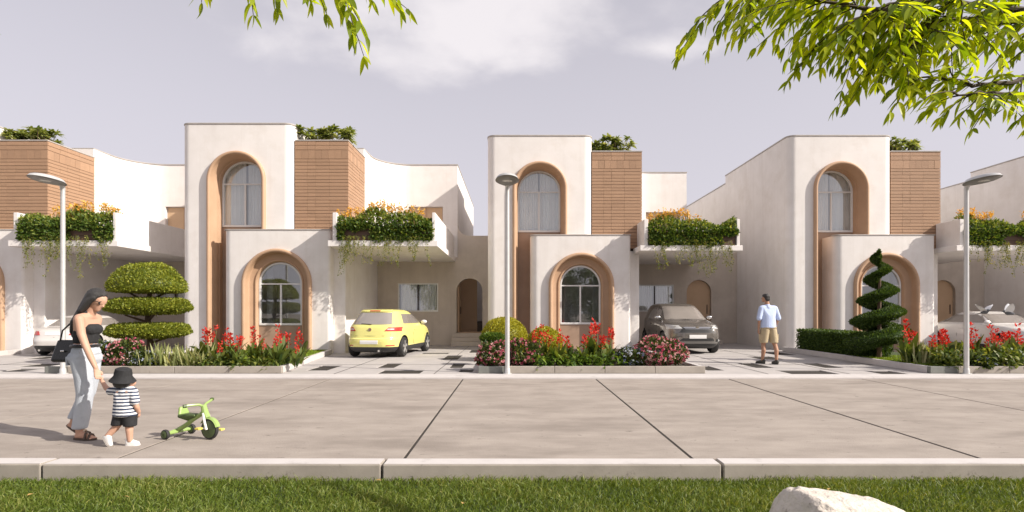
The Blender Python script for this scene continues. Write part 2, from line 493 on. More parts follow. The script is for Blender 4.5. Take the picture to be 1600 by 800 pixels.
def arched_window(parent, cx, hw, zs, zsill, y, curtain_y=None, lbl=None):
    """window at depth y: frame, bars, panes, curtain"""
    fr = arch_sweep('window', [(hw, y - .05), (hw, y + .03), (hw - .055, y + .03), (hw - .055, y - .05)], cx, zs, zsill, M['winframe'], parent, ang=35)
    b = MB(); b.box(cx - hw + .002, cx + hw - .002, y - .056, y + .034, zsill - .05, zsill + .02); b.build('sill', M['winframe'], fr, bevel=.006)
    b = MB(); b.box(cx - hw + .05, cx + hw - .05, y - .03, y + .02, zs - .022, zs + .022); b.build('transom', M['winframe'], fr, bevel=.005)
    b = MB(); b.box(cx - .028, cx + .028, y - .034, y + .024, zsill + .02, zs - .0225); b.build('mullion', M['winframe'], fr, bevel=.005)
    hp = hw - .05
    for s in (-1, 1):
        b = MB(); x0, x1 = (cx - hp, cx - .025) if s < 0 else (cx + .025, cx + hp)
        b.box(x0, x1, y - .006, y + .002, zsill + .015, zs - .02); b.build('pane', M['glass'], fr, ang=0)
    b = MB(); pts = [(cx + hp * math.cos(PI * i / 24), zs + .012 + hp * math.sin(PI * i / 24)) for i in range(25)]
    b.prism_y(pts, y - .006, y + .002); b.build('pane', M['glass'], fr, ang=0)
    if curtain_y is not None:
        for (x0, x1) in curtain_y[1]:
            n = 60; V = []; F = []
            for i in range(n + 1):
                x = x0 + (x1 - x0) * i / n; yy = curtain_y[0] + .035 * math.sin(i * 1.15) + .015 * math.sin(i * .41)
                V += [(x, yy, zsill - .05), (x, yy + .012 * math.sin(i), zs + hw)]
            for i in range(n): F.append((2 * i, 2 * i + 2, 2 * i + 3, 2 * i + 1))
            c = MB(); c.add(V, F); c.build('curtain', M['curtain'], fr, ang=80)
    return fr

PLK = MB(); PLK.box(-.5, .5, -.5, .5, -.5, .5); PLANK = PLK.mesh('plank', 0); PLANK.materials.append(M['wood'])
PLANKV = PLANK.copy(); PLANKV.materials.clear(); PLANKV.materials.append(M['woodv'])

def house(x0, Yt, nxt, uR, label, door='closed', side=True, win=True, arch2=True, rseed=0, simple=False, dc=9.0):
    rnd = random.Random(rseed)
    H = empty('house', (x0, Yt, 0), 0, label, 'house', 'row of white arched houses')
    # tower
    b = MB(); b.prism(rrect(0, 3.68, 0, 6.0, .28, .30), 0, 7.545)
    T = b.build('tower', M['stucco'], H)
    if not simple:
        cut(T, [arch_cut(1.83, .87, 5.71, -.2, -.3, 2.6), arch_cut(3.255, 1.04, 2.31, -.2, -.5, 2.3)])
    b = MB(); b.prism(rrect(-.02, 3.70, -.02, 6.02, .30, .32), 7.548, 7.60); b.build('coping', M['coping'], H, bevel=.012)
    # rear storey behind the tower
    b = MB(); b.box(.003, 3.66, 6.003, 14, 0, 7.2); b.build('rear_wall', M['stucco'], H, bevel=.015)
    b = MB(); b.box(-.015, 3.68, 6.03, 14.02, 7.203, 7.24); b.build('coping', M['coping'], H)
    if simple: return H
    # tall arch
    up = [(.866, .70), (.866, .015), (.955, .015), (.957, -.07), (.945, -.105), (.915, -.128), (.875, -.128), (.85, -.105), (.842, -.06), (.835, .03),
          (.822, .05), (.818, .20), (.80, .215), (.795, .40), (.775, .415), (.768, .70)]
    arch_sweep('arch_surround', up, 1.83, 5.71, -.02, M['bronze'], H, ang=50, z0r=3.95)
    b = MB(); b.prism_y([(1.83 - .769, 0), (2.18, 0), (2.18, 3.9), (1.83 + .769, 3.9), (1.83 + .769, 4.265), (1.83 - .769, 4.265)], .60, .70); b.build('infill_panel', M['bronze_panel'], H, ang=0)
    arched_window(H, 1.83, .765, 5.71, 4.31, .62, (.76, [(1.03, 1.80), (1.86, 2.62)]))
    # low volume with the wide arch
    b = MB(); b.prism(rrect(1.5, 4.97, -.25, 3.0, .26, .10), 0, 4.035)
    Lw = b.build('porch_wall', M['stucco'], H)
    cut(Lw, [arch_cut(3.255, 1.04, 2.31, -.2, -.6, 2.2)])
    b = MB(); b.prism(rrect(1.482, 4.988, -.268, -.02, .20, .06), 4.037, 4.075); b.build('coping', M['coping'], H, bevel=.008)
    lo = [(1.036, .12), (1.036, -.235), (1.125, -.235), (1.13, -.315), (1.118, -.35), (1.085, -.375), (1.045, -.375), (1.015, -.35), (1.004, -.30), (.995, -.20),
          (.985, -.10), (.965, -.085), (.80, -.07), (.79, -.10), (.765, -.105), (.745, -.09), (.735, -.05), (.70, .12)]
    arch_sweep('arch_surround', lo, 3.255, 2.31, -.02, M['bronze'], H, ang=50)
    b = MB(); b.box(3.255 - .715, 3.255 + .715, .04, .12, 0, .955); b.build('infill_panel', M['bronze_panel'], H, ang=0)
    arched_window(H, 3.255, .71, 2.31, 1.0, .07, (.75, [(2.5, 2.72), (3.78, 4.0)]) )
    # pier and carport side wall
    b = MB(); b.box(4.9, 5.35, .15, 4.648, 0, 3.54); b.build('carport_wall', M['stucco'], H, bevel=.02)
    # timber box
    wx0, wx1, wy0, wy1, wz0, wz1 = 3.6, 5.41, .18, 2.28, 3.625, 7.04
    b = MB(); b.box(wx0, wx1, wy0, wy1, wz0, wz1); Wd = b.build('timber_box', M['woodcore'], H, ang=0)
    b = MB(); b.box(wx0 + .09, wx1 + .05, wy0 - .05, wy1 + .01, wz1 + .002, wz1 + .045); b.build('coping', M['coping'], H, bevel=.008)
    def plank(face, a0, a1, z0, z1, vert=False):
        g_ = .0045; t = .034 + rnd.uniform(-.003, .003)
        sx, sz = (a1 - a0) - g_, (z1 - z0) - .013
        o = bpy.data.objects.new('plank', PLANKV if vert else PLANK); COL.objects.link(o); o.parent = Wd
        if face == 'f':
            o.location = ((a0 + a1) / 2, wy0 - t / 2, (z0 + z1) / 2); o.scale = (sx, t, sz)
        else:
            o.location = (wx1 + t / 2, (a0 + a1) / 2, (z0 + z1) / 2); o.scale = (t, sx, sz)
    def clad(face, a0, a1):
        w = a1 - a0; z = wz1
        cuts = [a0 + w * q for q in (0, .235, .39, .65, 1.0)]
        def course(h, off):
            nonlocal z
            cc = cuts
            for i in range(len(cc) - 1): plank(face, cc[i], cc[i + 1], z - h, z)
            z -= h
        course(.14, 0); course(.15, 1)
        e = np.linspace(a0, a1, 10 if w > 1.9 else 9)
        for i in range(len(e) - 1): plank(face, e[i], e[i + 1], z - .30, z, True)
        z -= .30
        i = 0
        while z - .115 > wz0 - .01:
            course(.118 if i % 3 else .104, i); i += 1
        if z - wz0 > .03: course(z - wz0, 1)
    clad('f', wx0 + .08, wx1 + .035)
    if side: clad('s', wy0, wy1)
    # upper storey behind: concave white wall
    R = 1.4; ys0 = 4.65 - R
    pts = [(3.69, 2.285), (5.40, 2.285)]
    for i in range(17):
        a = PI - PI / 2 * i / 16
        pts.append((5.40 + R + R * math.cos(a), ys0 + R * math.sin(a)))
    pts += [(uR, 4.65), (uR, 14), (3.69, 14)]
    b = MB(); b.prism(pts, 3.62, 7.38); U = b.build('upper_wall', M['stucco'], H)
    cb = MB(); cb.box(6.62, 8.02, 4.3, 4.80, 3.5, 5.69); cut(U, [cb.mesh('c', 0)])
    cp = [(x + (.0 if i < 2 else .02), y - (.02 if 2 <= i < len(pts) - 2 else 0)) for i, (x, y) in enumerate(pts)]
    cp[-2] = (uR + .02, 14); 
    b = MB(); b.prism(cp, 7.383, 7.42); b.build('coping', M['coping'], H, ang=30)
    b = MB(); b.box(6.65, 7.99, 4.77, 4.80, 3.625, 5.67); D = b.build('terrace_door', M['tan'], H, ang=0)
    b = MB(); b.box(7.30, 7.34, 4.745, 4.767, 3.63, 5.66); b.build('meeting_rail', M['bronze'], D, ang=0)
    b = MB(); b.tube([(7.40, 4.735, 4.6), (7.40, 4.70, 4.6), (7.52, 4.70, 4.6)], .012); b.build('handle', M['dark'], D)
    # carport back wall (garden wall to the right of it)
    r2 = .45
    zg = 4.5
    pz = [(5.352, 0), (nxt - .004, 0), (nxt - .004, zg), (uR + r2, zg)]
    for i in range(1, 9):
        a = 1.5 * PI - PI / 2 * i / 8
        pz.append((uR + .004 + r2 + r2 * math.cos(a), zg + r2 + r2 * math.sin(a)))
    pz += [(uR + .004, 3.616), (5.352, 3.616)]
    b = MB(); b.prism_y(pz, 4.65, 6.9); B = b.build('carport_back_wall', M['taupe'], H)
    c1 = MB(); c1.box(6.18, 7.83, 4.4, 6.6, 1.39, 2.56)
    dh = .53
    cuts = [c1.mesh('c', 0), arch_cut(dc, dh, 2.23, .52, 4.4, 7.2 if door == 'open' else 4.86)]
    if door == 'open':
        c2 = MB(); c2.box(uR - .15, nxt + .2, 5.05, 7.5, -.5, 9); cuts.append(c2.mesh('c', 0))
    cut(B, cuts)
    # carport window
    b = MB()
    b.box(6.182, 7.828, 4.66, 4.72, 1.392, 1.445); b.box(6.182, 7.828, 4.66, 4.72, 2.505, 2.558)
    b.box(6.182, 6.235, 4.66, 4.72, 1.446, 2.504); b.box(7.775, 7.828, 4.66, 4.72, 1.446, 2.504)
    wf = b.build('window', M['winframe'], H, ang=0)
    b = MB(); b.box(6.985, 7.025, 4.655, 4.725, 1.446, 2.504); b.build('mullion', M['dark'], wf, ang=0)
    for (a0, a1) in ((6.236, 6.984), (7.026, 7.774)):
        b = MB(); b.box(a0, a1, 4.69, 4.697, 1.447, 2.503); b.build('pane', M['glass'], wf, ang=0)
    for (a0, a1) in ((6.3, 6.95), (7.06, 7.75)):
        n = 40; V = []; F = []
        for i in range(n + 1):
            x = a0 + (a1 - a0) * i / n; yy = 4.78 + .025 * math.sin(i * 1.1)
            V += [(x, yy, 1.40), (x, yy, 2.55)]
        for i in range(n): F.append((2 * i, 2 * i + 2, 2 * i + 3, 2 * i + 1))
        c = MB(); c.add(V, F); c.build('curtain', M['curtain'], wf, ang=80)
    # arched door and its steps
    if door == 'closed':
        b = MB(); b.prism_y(arch_pts(dc, dh - .006, 2.23, .525), 4.80, 4.855); D2 = b.build('door', M['tan'], H, ang=0)
        b = MB(); b.box(dc + .38, dc + .41, 4.77, 4.798, 1.3, 1.7); b.build('handle', M['dark'], D2, ang=0)
    else:
        b = MB(); b.box(dc - dh + .02, dc - dh + .07, 4.85, 5.75, .535, 2.55); D2 = b.build('door', M['tan'], H, ang=0)
        b = MB(); b.box(dc - dh + .071, dc - dh + .10, 5.6, 5.63, 1.3, 1.6); b.build('handle', M['dark'], D2, ang=0)
        b = MB(); b.box(dc - dh + .1, dc + dh - .01, 4.7, 6.98, .522, .535); b.build('threshold', M['tan'], H, ang=0)
        b = MB(); b.box(uR + .02, nxt - .02, 9.0, 9.2, 0, 3.6); b.build('yard_wall', M['stucco'], H, ang=0)
        b = MB(); b.box(dc - dh - .1, dc + .16, 7.0, 7.1, 0, 3.2); b.build('yard_screen', M['tan'], H, ang=0)
        b = MB(); b.box(dc + .23, dc + .50, 6.0, 6.30, .54, .98); b.build('cabinet', M['dark'], H, bevel=.01)
    for q in range(3):
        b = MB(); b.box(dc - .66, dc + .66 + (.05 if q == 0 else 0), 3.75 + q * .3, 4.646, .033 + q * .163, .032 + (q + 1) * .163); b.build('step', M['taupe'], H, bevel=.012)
    # balcony slab over the carport
    b = MB(); b.prism([(5.13, -1.0), (8.55, -1.0), (8.55, 4.647), (5.36, 4.647), (5.36, .12), (5.13, .12)], 3.43, 3.612)
    Bl = b.build('balcony', M['stucco'], H, bevel=.012)
    b = MB(); b.box(5.27, 5.40, -.96, .14, 3.614, 4.49); b.build('side_panel', M['stucco'], Bl, bevel=.012)
    b = MB(); b.box(8.37, 8.47, -.96, 4.645, 3.614, 4.49); b.build('side_panel', M['stucco'], Bl, bevel=.012)
    return H

HOUSES = [(-20.84, 18.9, 9.94, 8.6), (-10.90, 18.9, 10.0, 8.62), (-0.90, 20.2, 10.55, 8.38), (9.65, 20.2, 10.68, 8.5)]
house(*HOUSES[0], 'white house with timber box roof at the left edge of the picture', dc=9.0, rseed=1)
house(*HOUSES[1], 'white house with arches between the tiered topiary and the yellow hatchback', door='open', dc=9.11, rseed=2)
house(*HOUSES[2], 'middle white house with arches, between the yellow car and the dark car', dc=8.91, rseed=3, side=False)
house(*HOUSES[3], 'white house with arches behind the spiral topiary', dc=8.9, rseed=4, side=False)
house(20.33, 19.6, 10, 8.5, 'white house at the right edge showing only its side wall', simple=True)
# ------------------------------------------------------------------ plants
def unit(a):
    return a / np.maximum(np.linalg.norm(a, axis=-1, keepdims=True), 1e-9)
def rdir(n): return unit(rng.normal(size=(n, 3)))

def leaf_mesh(name, P, D, Ln, Wd, fold=.25, tint=None):
    """one folded diamond (2 triangles) per leaf"""
    n = len(P); Ln = np.broadcast_to(Ln, (n,))[:, None]; Wd = np.broadcast_to(Wd, (n,))[:, None]
    D = unit(D); s = unit(np.cross(D, rdir(n))); u = np.cross(s, D)
    V = np.stack([P, P + D * Ln * .45 + s * Wd * .5 + u * Wd * fold, P + D * Ln, P + D * Ln * .45 - s * Wd * .5 + u * Wd * fold], 1)
    F = (np.arange(n)[:, None, None] * 4 + np.array([[0, 1, 2], [0, 2, 3]])[None]).reshape(-1, 3)
    t = rng.random(n) if tint is None else np.broadcast_to(tint, (n,))
    return np_mesh(name, V.reshape(-1, 3), F, attr=np.repeat(t, 4))

def blade_mesh(name, P, D, Ln, Wd, droop=.4, tint=None, prof=(.35, 1., .75, .05), face=None):
    """long leaf of three bent segments, folded a little along its rib"""
    n = len(P); Ln = np.broadcast_to(Ln, (n,))[:, None]; Wd = np.broadcast_to(Wd, (n,))[:, None]; droop = np.broadcast_to(droop, (n,))[:, None]
    D = unit(D)
    side = np.cross(D, np.array([0, 0, 1.])) if face is None else np.cross(D, face)
    s = unit(side + .25 * rdir(n)); up = np.cross(s, D)
    V = []
    for q, w in zip((0, .36, .72, 1.), prof):
        c = P + D * Ln * q - np.array([0, 0, 1.]) * droop * Ln * q * q * .9
        V += [c + s * Wd * w * .5 + up * Wd * w * .12, c - s * Wd * w * .5 + up * Wd * w * .12]
    V = np.stack(V, 1)
    f = np.array([[0, 2, 3, 1], [2, 4, 5, 3], [4, 6, 7, 5]])
    F = (np.arange(n)[:, None, None] * 8 + f[None]).reshape(-1, 4)
    t = rng.random(n) if tint is None else np.broadcast_to(tint, (n,))
    return np_mesh(name, V.reshape(-1, 3), F, smooth_all=True, attr=np.repeat(t, 8))

def superell(n, p=2.0, zlo=-1.0):
    """points on a unit superellipsoid of revolution + their outward direction"""
    u = rdir(n); rho = np.hypot(u[:, 0], u[:, 1])
    k = (rho ** p + np.abs(u[:, 2]) ** p) ** (-1 / p)
    return u * k[:, None], u

M['lf_topiary'] = leafmat('topiary_leaf', (.10, .135, .014), (.23, .265, .03), (.42, .42, .065), .32)
M['lf_ball'] = leafmat('golden_leaf', (.22, .22, .014), (.38, .36, .022), (.50, .45, .04), .25)
M['lf_hedge'] = leafmat('hedge_leaf', (.026, .055, .011), (.062, .11, .017), (.13, .19, .03), .3)
M['lf_ivy'] = leafmat('ivy_leaf', (.03, .07, .014), (.105, .17, .028), (.36, .38, .08), .4)
M['lf_vine'] = leafmat('vine_leaf', (.10, .13, .02), (.21, .22, .04), (.33, .30, .06), .4)
M['lf_roof'] = leafmat('roof_leaf', (.10, .15, .04), (.23, .28, .08), (.48, .50, .26), .4)
M['lf_canna'] = leafmat('canna_leaf', (.04, .075, .016), (.11, .155, .03), (.30, .32, .09), .4)
M['lf_pale'] = leafmat('variegated_leaf', (.10, .14, .035), (.26, .29, .11), (.52, .50, .27), .35)
M['lf_bush'] = leafmat('bush_leaf', (.02, .045, .012), (.06, .085, .018), (.13, .15, .03), .3)
M['lf_low'] = leafmat('low_leaf', (.04, .085, .012), (.095, .165, .02), (.20, .27, .04), .35)
M['fl_red'] = leafmat('red_petal', (.42, .018, .012), (.62, .035, .022), (.72, .10, .06), .35, .6, (1.3, .7, .6))
M['fl_pink'] = leafmat('pink_petal', (.46, .06, .13), (.62, .22, .26), (.80, .58, .52), .3, .6, (1.2, .9, .9))
M['fl_yellow'] = leafmat('yellow_petal', (.62, .30, .03), (.74, .44, .06), (.82, .60, .18), .35, .6, (1.2, 1, .6))
M['fl_white'] = leafmat('white_petal', (.16, .20, .42), (.58, .62, .72), (.80, .80, .78), .3, .6, (1, 1, 1))
M['bark'] = pm('bark', (.16, .105, .065), (.09, .06, .04), 14, .9, .7, 30, stretch=(1, 1, .3))
M['stem'] = pm('green_stem', (.10, .14, .03), (.14, .17, .05), 8, .6)

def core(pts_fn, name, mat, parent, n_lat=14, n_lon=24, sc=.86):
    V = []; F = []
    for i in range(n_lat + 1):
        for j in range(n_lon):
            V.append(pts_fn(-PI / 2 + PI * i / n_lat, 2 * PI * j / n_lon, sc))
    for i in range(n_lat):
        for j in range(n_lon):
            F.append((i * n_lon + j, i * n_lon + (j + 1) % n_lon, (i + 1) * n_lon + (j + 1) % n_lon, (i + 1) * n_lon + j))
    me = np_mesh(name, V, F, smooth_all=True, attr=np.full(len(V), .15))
    return link(name, me, mat, parent)

def clipped(name, parent, c, r, p, n, size, mat, zlo=None, lump=.03, inner=.10, stray=160):
    """clipped foliage: leaf faces over a superellipsoid, round a solid dark core added to block light"""
    q, u = superell(n, p)
    if zlo is not None: q[:, 2] = np.where(q[:, 2] < 0, q[:, 2] * zlo, q[:, 2])
    ph = rng.uniform(0, 6, 3)
    w = 1 + lump * (np.sin(q[:, 0] * 7 + ph[0]) + np.sin(q[:, 1] * 8 + ph[1]) + np.sin(q[:, 2] * 6 + ph[2]))
    P = np.array(c) + q * np.array(r) * (w * (1 - inner * rng.random(n) ** 2))[:, None]
    D = unit(u * .8 + rdir(n) * .9 + np.array([0, 0, .25]))
    o = link(name, leaf_mesh(name, P, D, size * rng.uniform(.7, 1.25, n), size * .6, tint=np.clip(rng.normal(.45, .27, n), 0, 1)), mat, parent)
    o['kind'] = 'stuff'
    if stray:
        k = stray; q2, u2 = superell(k, p)
        if zlo is not None: q2[:, 2] = np.where(q2[:, 2] < 0, q2[:, 2] * zlo, q2[:, 2])
        P2 = np.array(c) + q2 * np.array(r) * 1.0
        o2 = link('stray_shoots', blade_mesh('stray_shoots', P2, unit(u2 + np.array([0, 0, .9]) + .5 * rdir(k)), size * rng.uniform(1.2, 2.4, k), size * .35, .3, tint=np.clip(rng.normal(.7, .2, k), 0, 1)), mat, o); o2['kind'] = 'stuff'
    def f(la, lo, sc):
        d = np.array([math.cos(la) * math.cos(lo), math.cos(la) * math.sin(lo), math.sin(la)])
        k = (math.hypot(d[0], d[1]) ** p + abs(d[2]) ** p) ** (-1 / p)
        z = d[2] * k; z = z * zlo if (zlo is not None and z < 0) else z
        return (c[0] + d[0] * k * r[0] * sc, c[1] + d[1] * k * r[1] * sc, c[2] + z * r[2] * sc)
    k_ = core(f, 'shade_core', mat, o)  # added solid core in the dark leaf tint, blocks light through the crown
    return o

ORD = ['first', 'second', 'third', 'fourth', 'fifth', 'sixth', 'seventh', 'eighth', 'ninth', 'tenth', 'eleventh', 'twelfth', 'thirteenth', 'fourteenth', 'fifteenth', 'sixteenth']
def number_from_left(group, phrase):
    """things of a group that differ only by place: say which, counted from the left as the lens sees them"""
    os_ = sorted([o for o in COL.objects if o.get('group') == group], key=lambda o: o.location.x / o.location.y)
    for i, o in enumerate(os_): o['label'] = ORD[i] + ' from the left ' + phrase
# planting beds -------------------------------------------------------------
def bed(x0, x1, y0, y1, label, xb0=None, xb1=None, dark=None, grass=None):
    """kerbed bed: front kerb at y0, sides running back to the house"""
    xb0 = x0 if xb0 is None else xb0; xb1 = x1 if xb1 is None else xb1
    B = empty('planting_bed', ((x0 + x1) / 2, y0, 0), 0, label, 'flower bed', 'kerbed beds before the houses')
    cx = (x0 + x1) / 2; t = .11
    a0, a1, b0, b1 = x0 - cx, x1 - cx, xb0 - cx, xb1 - cx; d = y1 - y0
    m = MB(); m.prism([(a0 + t, t), (a1 - t, t), (b1 - t, d), (b0 + t, d)], .034, .125); m.build('soil', M['soil'], B, ang=0)
    # the front kerb is cast in lengths
    n = max(2, round((a1 - a0) / 1.25)); e = list(np.linspace(a0 + (dark or 0), a1, n + 1))
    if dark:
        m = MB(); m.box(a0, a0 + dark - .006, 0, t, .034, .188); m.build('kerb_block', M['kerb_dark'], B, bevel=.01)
    for i in range(n):
        m = MB(); m.box(e[i] + .003, e[i + 1] - .003, 0, t, .034, .19); m.build('kerb_block', M['kerb'], B, bevel=.01)
    for (p0, p1, q0, q1) in ((a0, a0 + t, b0, b0 + t), (a1 - t, a1, b1 - t, b1)):
        m = MB(); m.prism([(p0, t + .004), (p1, t + .004), (q1, d), (q0, d)], .034, .186); m.build('side_kerb', M['kerb_white'], B, bevel=.01)
    return B
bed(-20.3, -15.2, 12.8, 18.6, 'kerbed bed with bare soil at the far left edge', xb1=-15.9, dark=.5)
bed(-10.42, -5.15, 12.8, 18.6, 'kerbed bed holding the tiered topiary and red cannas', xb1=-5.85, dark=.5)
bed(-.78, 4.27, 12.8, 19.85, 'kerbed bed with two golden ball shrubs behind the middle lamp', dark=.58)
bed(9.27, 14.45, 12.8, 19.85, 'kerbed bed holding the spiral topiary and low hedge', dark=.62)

def grass_patch(name, xs_, ys_, z, n, h, w, label, mask=None, mat='grass', parent=None):
    P = np.stack([rng.uniform(*xs_, n), rng.uniform(*ys_, n), np.full(n, z)], 1)
    if mask is not None: P = P[mask(P)]
    n = len(P)
    clump = .5 + .5 * np.sin(P[:, 0] * 3.1 + 1.3 * np.sin(P[:, 1] * 2.3)) * np.sin(P[:, 1] * 4.7 + P[:, 0])
    D = unit(np.stack([rng.normal(0, .45, n) + .12, rng.normal(0, .45, n), np.ones(n)], 1))
    Ln = h * rng.uniform(.55, 1.15, n) * (.8 + .4 * clump)
    s = unit(np.cross(D, rdir(n))); bend = unit(rng.normal(size=(n, 3)) * np.array([1, 1, .15]))
    ww = (w * rng.uniform(.7, 1.3, n))[:, None]
    c1 = P + D * Ln[:, None] * .55; c2 = P + D * Ln[:, None] * .95 + bend * Ln[:, None] * .35 - np.array([0, 0, .12]) * Ln[:, None]
    V = np.stack([P - s * ww * .5, P + s * ww * .5, c1 + s * ww * .42, c1 - s * ww * .42, c2], 1).reshape(-1, 3)
    b_ = np.arange(n) * 5
    F = np.concatenate([np.stack([b_, b_ + 1, b_ + 2], 1), np.stack([b_, b_ + 2, b_ + 3], 1), np.stack([b_ + 3, b_ + 2, b_ + 4], 1)])
    t = np.clip(.35 + .25 * clump + rng.normal(0, .18, n), 0, 1); t[rng.random(n) < .03] = 1
    me = np_mesh(name, V, F, attr=np.repeat(t, 5))
    o = link(name, me, M[mat], parent)
    if parent is None: tag(o, label, 'grass')
    o['kind'] = 'stuff'
    return o
M['grass'] = leafmat('grass_blade', (.062, .105, .012), (.140, .195, .026), (.34, .34, .11), .35)
M['grass_y'] = leafmat('lawn_blade', (.12, .20, .012), (.20, .29, .02), (.28, .34, .05), .3)
lw = MB(); lw.box(-40, 40, -8, 5.285, -.2, -.14)
structure(lw.build('lawn', M['turf'], ang=0))
grass_patch('grass', (-6.2, 6.2), (2.6, 5.28), -.142, 150000, .082, .0062, 'short mown grass in front of the pale kerb')
lp = MB(); lp.prism([(-7.6, 13.0), (-5.30, 13.0), (-5.95, 18.55), (-8.9, 18.55)], .127, .150)
structure(lp.build('small_lawn', M['turf'], ang=0))
def edge(P): return P[:, 0] < -5.28 - (P[:, 1] - 12.95) * .117
grass_patch('lawn_grass', (-8.6, -5.2), (13.3, 18.5), .148, 26000, .06, .012, 'bright green lawn beside the red cannas and porch arch', edge, 'grass_y')
lp = MB(); lp.prism([(9.42, 13.0), (11.6, 13.0), (12.4, 17.5), (9.42, 19.7)], .127, .146)
structure(lp.build('hedge_lawn', M['turf'], ang=0))
grass_patch('hedge_grass', (9.42, 11.4), (13.0, 16.2), .145, 12000, .08, .014, 'strip of bright grass under the low hedge', None, 'grass_y')

# tiered topiary
T = empty('tiered_topiary', (-9.50, 15.0, .12), 0, 'three tiered cloud pruned topiary tree behind the walking woman', 'topiary')
m = MB(); m.tube([(0, 0, 0), (.03, .01, .5), (-.02, 0, 1.1), (.03, 0, 1.7), (0, 0, 2.1)], [.085, .075, .07, .06, .05], 10); m.build('trunk', M['bark'], T)
m = MB()
for a, z0, z1, r in ((.3, .45, .62, .5), (2.2, .5, .66, .5), (4.1, 1.0, 1.2, .55), (5.6, 1.05, 1.25, .5), (1.2, 1.55, 1.8, .5), (3.3, 1.5, 1.8, .5)):
    m.tube([(0, 0, z0), (r * .5 * math.cos(a), r * .5 * math.sin(a), (z0 + z1) / 2), (r * math.cos(a), r * math.sin(a), z1)], [.04, .03, .02], 6)
m.build('limbs', M['bark'], T)
clipped('crown', T, (0, 0, 1.84), (.87, .82, .70), 2.2, 9000, .06, M['lf_topiary'], zlo=.06)
clipped('crown', T, (0, 0, 1.425), (.99, .88, .195), 3.2, 8000, .06, M['lf_topiary'])
clipped('crown', T, (0, 0, .79), (.99, .88, .175), 3.2, 8000, .06, M['lf_topiary'])

# golden balls
for i, (x, y, r, zc, lab) in enumerate(((-.25, 16.2, .64, .60, 'large golden ball shrub behind the middle lamp post'), (.80, 14.6, .43, .57, 'smaller golden ball shrub behind red cannas before the middle house'))):
    B = empty('ball_shrub', (x, y, .12), 0, lab, 'shrub', 'clipped golden ball shrubs')
    m = MB(); m.tube([(0, 0, 0), (.01, 0, .3)], [.05, .04], 8); m.build('trunk', M['bark'], B)
    clipped('crown', B, (0, 0, zc - .1), (r, r, r * .97), 2.0, 9000 if i == 0 else 5000, .05, M['lf_ball'], lump=.012)
Hd = empty('clipped_shrub', (-.55, 14.75, .12), 0, 'small flat topped green shrub in front of the large golden ball', 'shrub')
m = MB(); m.tube([(0, 0, 0), (.01, 0, .4)], [.04, .03], 8); m.build('trunk', M['bark'], Hd)
clipped('crown', Hd, (0.02, 0, .60), (.30, .25, .12), 3, 2500, .05, M['lf_low'])

# spiral topiary and the low hedge along the bed's left side
Sp = empty('spiral_topiary', (9.72, 15.3, .12), 0, 'tall dark green spiral clipped conifer before the right hand arch', 'topiary')
m = MB(); m.tube([(0, 0, 0), (.0, 0, 1.5), (.02, 0, 2.6)], [.06, .05, .02], 8); m.build('trunk', M['bark'], Sp)
n = 26000; t = rng.random(n) ** 1.15
turns = 4.6
ang0 = .6
def helix(t): 
    a = ang0 + turns * 2 * PI * t; R = .50 * (1 - t) + .05; z = .26 + 2.60 * t
    return np.stack([R * np.cos(a), R * np.sin(a), z], -1), a
C, A = helix(t)
rt = (.245 * (1 - t) + .085)
th = rng.uniform(0, 2 * PI, n)
rad = np.stack([np.cos(A), np.sin(A), np.zeros(n)], 1)
# wedge-shaped ribbon: thick at the trunk, thin at the outer lip
ov = np.stack([np.cos(th), np.sin(th) * (.62 - .30 * np.cos(th))], 1)
off = rad * (ov[:, :1] * rt[:, None]) + np.array([0, 0, 1.]) * (ov[:, 1:] * rt[:, None])
P = C + off * (1 - .12 * rng.random(n)[:, None])
D = unit(unit(off) + .7 * rdir(n) + np.array([0, 0, .3]))
o = link('crown', leaf_mesh('crown', P, D, .055 * rng.uniform(.7, 1.3, n), .028, tint=np.clip(rng.normal(.42, .25, n), 0, 1)), M['lf_hedge'], Sp); o['kind'] = 'stuff'
m = MB(); tt = np.linspace(0, 1, 120); hc, _ = helix(tt)
V = []; F = []; K = 10
for i in range(120):
    a = ang0 + turns * 2 * PI * tt[i]; r = (.245 * (1 - tt[i]) + .085) * .84
    for j in range(K):
        q = 2 * PI * j / K; V.append(hc[i] + np.array([math.cos(a), math.sin(a), 0]) * math.cos(q) * r + np.array([0, 0, 1]) * math.sin(q) * (.62 - .3 * math.cos(q)) * r)
for i in range(119):
    for j in range(K): F.append((i * K + j, i * K + (j + 1) % K, (i + 1) * K + (j + 1) % K, (i + 1) * K + j))
link('shade_core', np_mesh('shade_core', V, F, True, np.full(len(V), .2)), M['lf_hedge'], o)  # added core tube, darker tint, stops light passing between the leaves

HG = empty('low_hedge', (9.83, 17.4, .12), 0, 'low box cut hedge along the driveway beside the spiral topiary', 'hedge')
n = 15000; q = rng.uniform(-1, 1, (n, 3)); ax = rng.integers(0, 3, n); ax = np.where(ax == 1, np.where(rng.random(n) < .7, 0, 1), ax)
q[np.arange(n), ax] = np.sign(q[np.arange(n), ax]); q[:, 2] = np.where((ax == 2), 1, q[:, 2])
P = q * np.array([.36, 1.85, .32]) * (1 - .06 * rng.random(n)[:, None]) + np.array([0, 0, .35]) + rng.normal(0, .012, (n, 3))
o = link('foliage', leaf_mesh('foliage', P, unit(q + 1.3 * rdir(n)), .06 * rng.uniform(.7, 1.3, n), .032, tint=np.clip(rng.normal(.45, .25, n), 0, 1)), M['lf_hedge'], HG); o['kind'] = 'stuff'
m = MB(); m.box(-.31, .31, -1.78, 1.78, .05, .63); me = m.mesh('shade_core', 0, .04); link('shade_core', me, M['lf_hedge'], o)  # added core box that keeps light from passing through the hedge
m = MB()
